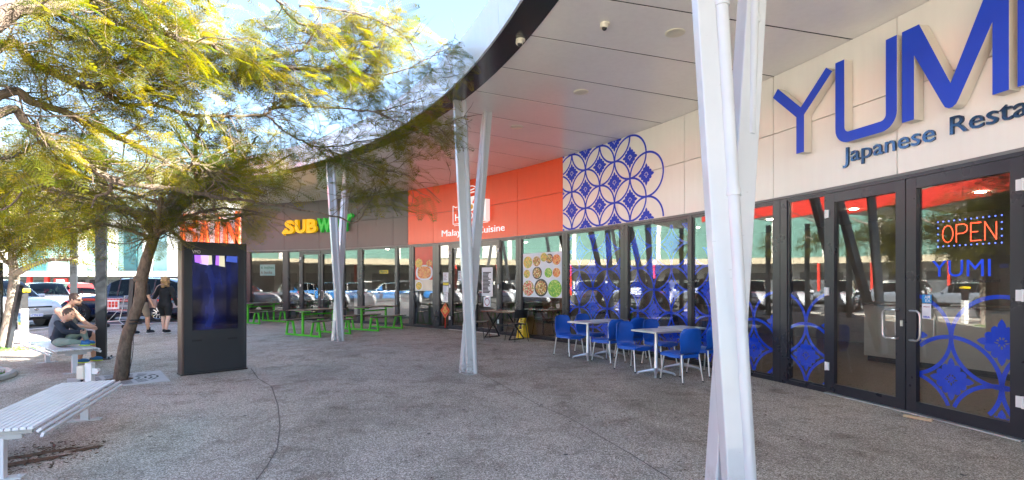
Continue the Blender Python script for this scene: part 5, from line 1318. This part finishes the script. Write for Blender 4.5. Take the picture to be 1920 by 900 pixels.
for k, (pts, m_) in enumerate([([(1.9, .78), (1.2, .92), (.2, .86), (-.8, .84), (-2.1, .92), (-2.1, .86), (-.6, .78), (.4, .8), (1.3, .84), (1.85, .72)], 'decal_red'),
                               ([(.9, .70), (-.2, .68), (-1.0, .64), (-2.1, .72), (-2.1, .55), (-1.1, .50), (-.2, .56), (.7, .60)], 'decal_grey'), ([(1.0, .52), (.2, .5), (-.7, .46), (-.7, .4), (.3, .44)], 'decal_red')]):
    for sd in (1, -1):
        mb = MB(); mb.add([(x, sd*(.925+.006), z) for x, z in pts], [tuple(range(len(pts)))]); mb.build('side_decal', m_, navy)
wsuv = make_car('parked_car', 'white four wheel drive facing the plaza beside the striped totem', 'paint_white', 4.6, 1.85, 1.62, True, False, plate=True)
put(wsuv, -18.4, 19.0, -20)
silver = make_car('parked_car', 'silver hatchback', 'paint_silver', 4.2, 1.75, 1.5, False, False)
put(silver, -22.9, 26.2, -40, 'silver hatchback behind the white four wheel drive beside the totem'); 
for o in silver.children:
    pass
red = make_car('parked_car', 'red hatchback showing between the black posts', 'paint_red', 4.1, 1.72, 1.5, False, False); put(red, -27.4, 33, 150)
dark = make_car('parked_car', 'dark grey wagon', 'paint_dark', 4.6, 1.8, 1.5, False, True); put(dark, -10.9, 26.0, 185, 'dark wagon half hidden behind the kiosk and the navy car')
blue = make_car('parked_car', 'light blue hatchback', 'paint_blue', 4.2, 1.75, 1.48, False, False); put(blue, -19.0, 3.2, 4, 'light blue hatchback parked nose in towards the plaza')
rows_ = [(wsuv, -18.9, 14.2, 2, 'white four wheel drive nose in at the plaza kerb, corner bay'), (silver, -19.0, 11.4, 181, 'silver hatchback backed in to the plaza kerb, second bay'), (dark, -18.9, 8.7, 1, 'dark wagon nose in at the plaza kerb, third bay'),
         (dark, -19.1, 6.0, -2, 'dark wagon nose in at the plaza kerb, fourth bay'), (navy, -18.8, .4, 1, 'navy car with red decals nose in at the plaza kerb'), (blue, -19.0, -2.4, 180, 'light blue hatchback backed in at the far end of the kerb'),
         (red, -19, -5.1, 2, 'red hatchback at the end of the kerb row'), (silver, -27.8, 20.5, 90, 'silver hatchback parked side on in the second row'), (blue, -28, 14.5, 92, 'light blue hatchback side on in the second row'), (dark, -27.6, 9, 88, 'dark wagon side on in the second row'),
         (silver, -28, 3.2, 91, 'silver hatchback side on, farther along the second row'), (wsuv, -28, -3, 90, 'white four wheel drive side on, at the end of the second row'),
         (wsuv, -33, 33, 10, 'white four wheel drive in the far rows left of the red hatchback'), (silver, -24.5, 38, 190, 'silver hatchback in the far rows behind the red hatchback'), (dark, -19.0, 34.5, 170, 'dark wagon in the far rows behind the navy car'), (silver, -14.5, 30.5, 8, 'silver hatchback behind the roof of the navy car'),
         (wsuv, -36, 27.5, -20, 'white four wheel drive in the far rows at the left edge')]
for src, x, y, d, lb in rows_: put(copy_tree(src), x, y, d, lb)
for o in wsuv.children: pass

# ------------------------------------------------------------------ shopping trolley
t = thing('shopping_trolley', 'wire shopping trolley with a red and white advert panel pushed by the walking man', 'trolley', (-13.45, 18.1, 0), math.radians(180))
mb = MB(); c0 = [(-.38, -.26, .55), (.42, -.2, .6), (.42, .2, .6), (-.38, .26, .55)]; c1 = [(-.45, -.29, 1.02), (.5, -.23, .98), (.5, .23, .98), (-.45, .29, 1.02)]
c0 = [Vector(p) for p in c0]; c1 = [Vector(p) for p in c1]
for ring in (c0, c1):
    for i in range(4): mb.tube([ring[i], ring[(i+1) % 4]], .009, 6)
for i in range(4):
    for k in range(9):
        f_ = k/9; mb.tube([c0[i].lerp(c0[(i+1) % 4], f_), c1[i].lerp(c1[(i+1) % 4], f_)], .003, 4, caps=False)
    for k in range(1, 5): mb.tube([c0[i].lerp(c1[i], k/5), c0[(i+1) % 4].lerp(c1[(i+1) % 4], k/5)], .003, 4, caps=False)
mb.build('wire_basket', 'alu', t)
mb = MB()
for sy in (-1, 1):
    mb.tube([(-.5, sy*.27, 1.08), (-.4, sy*.25, .6), (-.3, sy*.25, .25), (.42, sy*.2, .2)], .012, 6); mb.tube([(-.3, sy*.25, .25), (-.45, sy*.25, .13)], .012, 6); mb.tube([(.42, sy*.2, .2), (.1, sy*.22, .56)], .01, 6)
mb.tube([(-.5, -.27, 1.08), (-.5, .27, 1.08)], .017, 8); mb.build('chassis', 'alu', t, smooth=True)
for sx, sy in ((-.45, -.25), (-.45, .25), (.42, -.2), (.42, .2)):
    mb = MB(); mb.lathe((sx, sy, .065), [(.03, -.016), (.065, -.014), (.065, .014), (.03, .016)], 14, 'Y'); mb.build('wheel', 'rubber', t)
mb = MB(); mb.box((.0, .262, .8), (.62, .008, .3)); ad = mb.build('advert_panel', 'paper', t)
fit_text('HURRY', -.27, .27, .83, .93, lambda u, v, w: (-u, .268+w, v), 'lettering', 'red', ad, .03, .002) if False else None
for z_, h_ in ((.86, .08), (.76, .1)):
    mb = MB()
    for k in range(5): mb.box((-.22+.11*k, .268, z_), (.085, .004, h_))
    mb.build('printed_block', 'red', ad)

# ------------------------------------------------------------------ people
V3 = Vector
TORSO = {'pel', 'waist', 'chest', 'neck0'}
def skin_mesh(name, nodes, edges, mat, parent, sub=2, open_=False):
    """nodes: {key: (pos, lateral radius, depth radius)}; tapering limbs fused into one continuous surface"""
    mb = MB(); size = nodes['pel'][1]
    for k, (p, a, b) in nodes.items():
        if k in TORSO: mb.ball(p, 1, 16, 10, (b, a, min(a, b)*.95))
        else: mb.ball(p, (a+b)/2, 12, 8)
    for u, v in edges:
        (p, a, b), (q, c, d) = nodes[u], nodes[v]; p, q = V3(p), V3(q); both = u in TORSO and v in TORSO
        L = (q-p).length
        if L < 1e-4: continue
        n = 5
        if both:
            V = []; m = 16; ax = (q-p).normalized(); lat = V3((0, 1, 0)); dep = lat.cross(ax).normalized()
            for i in range(n+1):
                t_ = i/n; c_ = p.lerp(q, t_); ra, rb = a+(c-a)*t_, b+(d-b)*t_
                V += [c_+lat*math.cos(2*PI*w/m)*ra+dep*math.sin(2*PI*w/m)*rb for w in range(m)]
            mb.add(V, [(i*m+w, i*m+(w+1) % m, (i+1)*m+(w+1) % m, (i+1)*m+w) for i in range(n) for w in range(m)]+[tuple(range(m))[::-1], tuple(range(n*m, n*m+m))])
        else:
            r0 = (a+b)/2 if u not in TORSO else min((a+b)/2, (c+d)/2*1.25); r1 = (c+d)/2 if v not in TORSO else min((c+d)/2, (a+b)/2*1.25)
            mb.tube([p.lerp(q, i/n) for i in range(n+1)], [r0+(r1-r0)*i/n for i in range(n+1)], 12)
    o = mb.build(name, mat, parent)
    r = o.modifiers.new('fuse', 'REMESH'); r.mode = 'VOXEL'; r.voxel_size = .0115; r.use_smooth_shade = True
    sm = o.modifiers.new('soften', 'SMOOTH'); sm.iterations = 5; sm.factor = .6
    bpy.context.view_layer.update(); dg = bpy.context.evaluated_depsgraph_get(); nm = bpy.data.meshes.new_from_object(o.evaluated_get(dg))
    for p in nm.polygons: p.use_smooth = True
    o.modifiers.clear(); o.data = nm; nm.name = name; return o
def chain(ks): return list(zip(ks[:-1], ks[1:]))
def fingers(mb, wrist, palm, side, sc=1):
    """five bent fingers from the palm; side = unit vector across the palm towards the thumb"""
    d = (palm-wrist).normalized(); nrm = d.cross(side).normalized()
    for k, (off, L) in enumerate(((.028, .07), (.01, .08), (-.01, .075), (-.028, .058))):
        b = palm+side*off*sc+d*.02*sc; m_ = b+d*L*.55*sc+nrm*.006*sc; e = m_+d*L*.35*sc+nrm*.025*sc; mb.tube([b, m_, e], [.009*sc, .0085*sc, .007*sc], 6)
    b = palm+side*.03*sc-d*.02*sc; mb.tube([b, b+side*.03*sc+d*.02*sc, b+side*.035*sc+d*.055*sc], [.011*sc, .01*sc, .008*sc], 6)
def shoe(parent, ankle, fwd, mat, sole='white', sc=1):
    f_ = Vector(fwd).normalized(); a = Vector(ankle); R = Matrix(((f_.x, -f_.y, 0), (f_.y, f_.x, 0), (0, 0, 1)))
    mb = MB(); mb.ball(a+f_*.065*sc+Vector((0, 0, -.025*sc)), .13*sc, 12, 8, (1.05, .38, .42), R); mb.ball(a+Vector((0, 0, -.005*sc)), .055*sc, 10, 7, (1, .85, 1.1), R); o = mb.build('shoe', mat, parent, smooth=True)
    mb = MB(); mb.ball(a+f_*.062*sc+Vector((0, 0, -.066*sc)), .14*sc, 12, 6, (1.02, .38, .14), R); mb.build('sole', sole, o, smooth=True)
def head(parent, c, face, r=.105, hair='hair_brown', skinm='skin', style='short', beard=False, glasses=False, sc=1):
    """returned as continuation: face = unit direction"""
    f_ = Vector(face).normalized(); s_ = Vector((0, 0, 1)).cross(f_).normalized(); R = Matrix((f_, s_, Vector((0, 0, 1)))).transposed(); c = Vector(c)
    mb = MB(); mb.ball(c, r, 16, 12, (.98, .78, 1.15), R); mb.ball(c+f_*r*.28+Vector((0, 0, -r*.55)), r*.62, 12, 8, (1, .85, .8), R)
    mb.ball(c+f_*r*1.02+Vector((0, 0, -r*.08)), r*.17, 8, 6, (1, .7, 1.4), R)
    for q in (1, -1): mb.ball(c+s_*q*r*.78-f_*r*.05, r*.2, 8, 6, (.7, .35, 1.2), R)
    mb.ball(c+f_*r*.88+Vector((0, 0, -r*.5)), r*.2, 8, 5, (.45, 1.2, .35), R)
    h = mb.build('head', skinm, parent, smooth=True)
    mb = MB()
    for q in (1, -1): mb.ball(c+f_*r*.86+s_*q*r*.32+Vector((0, 0, r*.06)), r*.1, 8, 6)
    mb.build('eyes', 'ink', h, smooth=True)
    mb = MB()
    if style == 'short': mb.ball(c-f_*r*.12+Vector((0, 0, r*.22)), r*1.0, 16, 10, (1.03, .84, 1.0), R); 
    else:
        mb.ball(c-f_*r*.18+Vector((0, 0, r*.15)), r*1.12, 16, 10, (1.05, .95, 1.1), R)
        for k in range(46):
            a = random.uniform(-1.9, 1.9); zz = random.uniform(-1.7, .9)*r; d = -f_*math.cos(a)+s_*math.sin(a); mb.ball(c+d*r*random.uniform(.75, 1.15)+Vector((0, 0, zz)), r*random.uniform(.2, .34), 7, 5)
    mb.build('hair', hair, h, smooth=True)
    if beard: mb = MB(); mb.ball(c+f_*r*.42+Vector((0, 0, -r*.78)), r*.62, 12, 8, (1, .9, .7), R); mb.build('beard', hair, h, smooth=True)
    if glasses:
        mb = MB()
        for q in (1, -1): mb.ball(c+f_*r*.95+s_*q*r*.34+Vector((0, 0, r*.08)), r*.24, 8, 6, (.4, 1.1, .8), R); mb.tube([c+f_*r*.9+s_*q*r*.6+Vector((0, 0, r*.12)), c+s_*q*r*.8+Vector((0, 0, r*.12))], .005, 5)
        mb.build('sunglasses', 'ink', h, smooth=True)
    return h
def standing(name, label, loc, rz, H, fem, tops, bottoms, skinm, armL, armR, legs):
    """walking figure facing local +x. armL / armR: elbow and hand targets; legs: (left foot x, right foot x)"""
    t = thing(name, label, 'person', loc, rz); k = H/1.75
    hip = .93*k; sh = 1.43*k; sw = .19*k if not fem else .175*k; hw_ = .09*k if not fem else .105*k
    N = {'pel': (V3((0, 0, hip)), .165*k, .115*k), 'waist': (V3((0, 0, hip+.17*k)), .145*k, .105*k), 'chest': (V3((.01, 0, hip+.36*k)), .17*k, .115*k), 'neck0': (V3((0, 0, sh+.03*k)), .065*k, .06*k), 'neck1': (V3((.01, 0, sh+.12*k)), .052*k, .052*k)}
    E = chain(['pel', 'waist', 'chest', 'neck0', 'neck1'])
    for sd, nm, (el, ha), fx in ((1, 'l', armL, legs[0]), (-1, 'r', armR, legs[1])):
        N['sh'+nm] = (V3((0, sd*sw, sh-.03*k)), .06*k, .06*k); N['el'+nm] = (V3(el), .042*k, .042*k); N['wr'+nm] = (V3(el).lerp(V3(ha), .85), .03*k, .027*k); N['pa'+nm] = (V3(ha), .036*k, .02*k)
        E += chain(['chest', 'sh'+nm, 'el'+nm, 'wr'+nm, 'pa'+nm])
        ankle = V3((fx, sd*hw_*.8, .09*k)); N['hp'+nm] = (V3((0, sd*hw_, hip-.06*k)), .10*k, .10*k); kn = V3((fx*.5+.04, sd*hw_, .5*k)); N['kn'+nm] = (kn, .062*k, .062*k); N['ca'+nm] = (kn.lerp(ankle, .35)-V3((.02, 0, 0)), .058*k, .055*k); N['an'+nm] = (ankle, .036*k, .036*k)
        E += chain(['pel', 'hp'+nm, 'kn'+nm, 'ca'+nm, 'an'+nm])
    body = skin_mesh('body', N, E, skinm, t)
    mb = MB()
    for sd, nm in ((1, 'l'), (-1, 'r')): fingers(mb, N['wr'+nm][0], N['pa'+nm][0], V3((1, 0, 0)), k)
    mb.build('fingers', skinm, t, smooth=True)
    g = .022*k
    def grown(keys, extra=g, repl={}):
        return {q: (repl.get(q, N[q][0]), N[q][1]+extra, N[q][2]+extra) for q in keys}
    sl = tops[1]
    kk = ['pel', 'waist', 'chest', 'neck0', 'shl', 'ell', 'shr', 'elr']; rp = {}
    if sl == 'short':
        for nm in 'lr': rp['el'+nm] = N['sh'+nm][0].lerp(N['el'+nm][0], .72)
        e2 = chain(['pel', 'waist', 'chest', 'neck0'])+chain(['chest', 'shl', 'ell'])+chain(['chest', 'shr', 'elr'])
    else:
        kk += ['wrl', 'wrr']; e2 = chain(['pel', 'waist', 'chest', 'neck0'])+chain(['chest', 'shl', 'ell', 'wrl'])+chain(['chest', 'shr', 'elr', 'wrr'])
    gg = grown(kk, g, rp); gg['neck0'] = (N['neck0'][0]-V3((0, 0, .03*k)), .075*k, .07*k); gg['pel'] = (N['pel'][0]-V3((0, 0, .03)), N['pel'][1]+g*1.3, N['pel'][2]+g*1.3)
    shirt = skin_mesh('shirt', gg, e2, tops[0], t)
    rp = {}
    for nm in 'lr': rp['kn'+nm] = N['hp'+nm][0].lerp(N['kn'+nm][0], bottoms[1])
    gg = grown(['pel', 'hpl', 'knl', 'hpr', 'knr'], g*.9, rp)
    for nm in 'lr': gg['kn'+nm] = (gg['kn'+nm][0], .088*k, .088*k)
    skin_mesh('shorts', gg, chain(['pel', 'hpl', 'knl'])+chain(['pel', 'hpr', 'knr']), bottoms[0], t)
    return t, N, k, shirt
man, N, k, shirt = standing('person', 'man in dark striped T-shirt and khaki shorts walking away behind the leaning trunk', (-10.95, 15.75, 0), math.radians(80), 1.80, False, ('cloth_black', 'short'), ('cloth_khaki', .8), 'skin',
                     ((.02, .28, 1.12), (.14, .36, .92)), ((-.02, -.27, 1.13), (.05, -.36, .86)), (-.16, .18))
head(man, (.03, 0, 1.68), (1, .2, 0), .11, 'hair_brown', 'skin')
for nm, sd in (('l', 1), ('r', -1)): shoe(man, N['an'+nm][0], (1, sd*.1, 0), 'cloth_navy')
mb = MB(); mb.lathe((0, 0, 0), [(.168, 1.18), (.168, 1.205)], 20); mb.lathe((0, 0, 0), [(.165, 1.135), (.165, 1.15)], 20); mb.v = [(x*.83, y, z) for x, y, z in mb.v]; mb.build('shirt_stripe', 'cloth_white', shirt)
for nm in 'lr':
    p = N['an'+nm][0]; mb = MB(); mb.tube([p+V3((0, 0, -.02)), p+V3((0, 0, .12))], .05, 10); mb.build('sock', 'cloth_black', man, smooth=True)
woman, N, k, shirt = standing('person', 'woman with curly blond hair in black top and shorts, walking away', (-10.5, 16.15, 0), math.radians(92), 1.70, True, ('cloth_black', 'long'), ('cloth_black', .72), 'skin_pale',
                       ((-.02, .30, 1.08), (-.03, .44, .86)), ((-.04, -.30, 1.07), (.06, -.32, .84)), (.08, -.10))
head(woman, (.02, 0, 1.585), (1, -.2, 0), .105, 'hair_blond', 'skin_pale', 'long')
for nm, sd in (('l', 1), ('r', -1)): shoe(woman, N['an'+nm][0], (1, sd*.1, 0), 'cloth_black')
bag = thing('shoulder_bag', 'dusty pink shoulder bag hanging at the left side of the walking woman', 'bag', (-10.79, 15.98, .78))
mb = MB(); mb.box((0, 0, .13), (.27, .10, .26)); bg_ = mb.build('pouch', 'bag_pink', bag, bevel=.03)
mb = MB(); mb.tube(smooth_path([V3((-.1, 0, .25)), V3((.08, -.03, .45)), V3((.2, -.03, .66)), V3((.32, .08, .70)), V3((.16, .2, .5)), V3((.1, .05, .25))], 4), .011, 6); mb.build('strap', 'bag_pink', bag, smooth=True)
# seated man and boy
def seated(name, label, loc, rz, k, P, shirt, bottom, skinm, hairm, sleeveless=False, sleeves='long', legcover=1.0, shoecol='shoe_blue', solecol='neon', **hk):
    t = thing(name, label, 'person', loc, rz)
    N = {'pel': (V3(P['pel']), .165*k, .125*k), 'waist': (V3(P['waist']), .145*k, .115*k), 'chest': (V3(P['chest']), .17*k, .12*k), 'neck0': (V3(P['neck']), .068*k, .062*k), 'neck1': (V3(P['neck']).lerp(V3(P['head']), .45), .055*k, .055*k)}
    E = chain(['pel', 'waist', 'chest', 'neck0', 'neck1'])
    for nm, sd in (('l', 1), ('r', -1)):
        N['sh'+nm] = (V3(P['sh'+nm]), .062*k, .062*k); N['el'+nm] = (V3(P['el'+nm]), .045*k, .045*k); N['wr'+nm] = (V3(P['el'+nm]).lerp(V3(P['ha'+nm]), .85), .032*k, .03*k); N['pa'+nm] = (V3(P['ha'+nm]), .038*k, .025*k)
        E += chain(['chest', 'sh'+nm, 'el'+nm, 'wr'+nm, 'pa'+nm])
        N['hp'+nm] = (V3(P['hp'+nm]), .10*k, .10*k); N['kn'+nm] = (V3(P['kn'+nm]), .068*k, .068*k); N['an'+nm] = (V3(P['an'+nm]), .04*k, .04*k)
        E += chain(['pel', 'hp'+nm, 'kn'+nm, 'an'+nm])
    skin_mesh('body', N, E, skinm, t)
    mb = MB()
    for nm in 'lr': fingers(mb, N['wr'+nm][0], N['pa'+nm][0], V3((0, 0, 1)), k)
    mb.build('fingers', skinm, t, smooth=True)
    g = .02*k
    keys = ['pel', 'waist', 'chest', 'neck0', 'shl', 'shr']; e2 = chain(['pel', 'waist', 'chest', 'neck0'])+[('chest', 'shl'), ('chest', 'shr')]
    if not sleeveless:
        keys += ['ell', 'elr', 'wrl', 'wrr']; e2 += chain(['shl', 'ell', 'wrl'])+chain(['shr', 'elr', 'wrr'])
    gg = {q: (N[q][0], N[q][1]+g, N[q][2]+g) for q in keys}; gg['neck0'] = (N['neck0'][0]-V3((0, 0, .03*k)), .07*k, .065*k)
    if sleeveless:
        for nm in 'lr': gg['sh'+nm] = (N['sh'+nm][0].lerp(N['chest'][0], .3), .08*k, .08*k)
    skin_mesh('shirt', gg, e2, shirt, t)
    gg = {q: (N[q][0], N[q][1]+g, N[q][2]+g) for q in ('pel', 'hpl', 'hpr', 'knl', 'knr')}; e3 = chain(['pel', 'hpl', 'knl'])+chain(['pel', 'hpr', 'knr'])
    if legcover < 1:
        for nm in 'lr': gg['kn'+nm] = (N['hp'+nm][0].lerp(N['kn'+nm][0], legcover), N['kn'+nm][1]+g*1.4, N['kn'+nm][2]+g*1.4)
    elif legcover > 1:
        for nm in 'lr': gg['sn'+nm] = (N['kn'+nm][0].lerp(N['an'+nm][0], .85), .055*k, .055*k); e3.append(('kn'+nm, 'sn'+nm))
    skin_mesh('trousers' if legcover > 1 else 'shorts', gg, e3, bottom, t)
    head(t, P['head'], P['face'], .112*k if k > .8 else .098, hairm, skinm, **hk)
    for nm in 'lr': shoe(t, N['an'+nm][0], P['foot'], shoecol, solecol, k*.88 if k > .8 else .72)
    return t
seated('person', 'man with sunglasses and beard in a grey sleeveless top, sitting on the farther bench', (-8.46, 10.1, 0), math.radians(12), .92,
       dict(pel=(-.12, 0, .55), waist=(-.13, 0, .72), chest=(-.05, 0, .92), neck=(.06, 0, 1.08), head=(.17, 0, 1.22), face=(1, -.15, -.15), shl=(-.01, .2, 1.02), shr=(-.01, -.2, 1.02), ell=(.2, .26, .76), elr=(.2, -.26, .76), hal=(.44, .1, .68), har=(.46, -.04, .68),
            hpl=(-.05, .1, .53), hpr=(-.05, -.1, .53), knl=(.36, .15, .53), knr=(.36, -.14, .53), anl=(.40, .15, .09), anr=(.30, -.12, .09), foot=(1, 0, 0)),
       'cloth_grey', 'cloth_navy', 'skin', 'hair_brown', sleeveless=True, legcover=.9, beard=True, glasses=True)
seated('person', 'small boy in dark jumper and sage trousers sitting cross-legged on the bench', (-7.90, 9.36, 0), math.radians(5), .68,
       dict(pel=(-.05, 0, .52), waist=(-.05, 0, .63), chest=(0, 0, .76), neck=(.06, 0, .87), head=(.12, 0, .985), face=(1, -.25, 0), shl=(.02, .13, .84), shr=(.02, -.13, .84), ell=(.16, .16, .70), elr=(.15, -.17, .70), hal=(.34, .06, .68), har=(.36, -.06, .67),
            hpl=(0, .07, .50), hpr=(0, -.07, .50), knl=(.24, .15, .68), knr=(.25, -.16, .52), anl=(.38, .06, .50), anr=(.40, -.10, .50), foot=(1, -.1, 0)),
       'cloth_navy', 'cloth_sage', 'skin', 'hair_brown', legcover=1.5)
# interior tables and stools behind the glass
def int_table(s, off, label):
    p = F(s, off, .012); t = thing('indoor_table', label, 'table', tuple(p), math.radians(40), 'indoor dining tables behind the glass')
    mb = MB(); mb.box((0, 0, .74), (.7, .6, .03)); mb.build('table_top', 'brown_top', t)
    mb = MB(); mb.box((0, 0, .36), (.06, .06, .72)); mb.box((0, 0, .01), (.4, .4, .02)); mb.build('pedestal', 'black_metal', t)
for s, o, lb in ((10.6, -1.0, 'dark dining table behind the food collage window, nearer the doors'), (9.9, -2.2, 'dark dining table deeper inside behind the food collage'), (15.7, -1.0, 'dark dining table behind the noodle poster window'), (8.2, -1.2, 'dark dining table behind the blue ringed window by the orange wall'), (6.1, -1.3, 'dark dining table behind the wide blue ringed window'), (23.6, -1.2, 'dark dining table behind the leftmost sandwich shop window')):
    int_table(s, o, lb)
    for k in (-1, 1):
        p = F(s+.62*k, o, .012); c = dark_chair((p.x, p.y), math.radians(-50 if k > 0 else 130), f'black indoor chair {"left" if k > 0 else "right"} of '+lb.replace('dark dining ', 'the ').replace('behind the ', 'behind ').replace(', nearer the doors', ' near the doors').replace(' by the orange wall', ' by the orange')); c['group'] = 'indoor chairs behind the glass'; c.location.z = .012
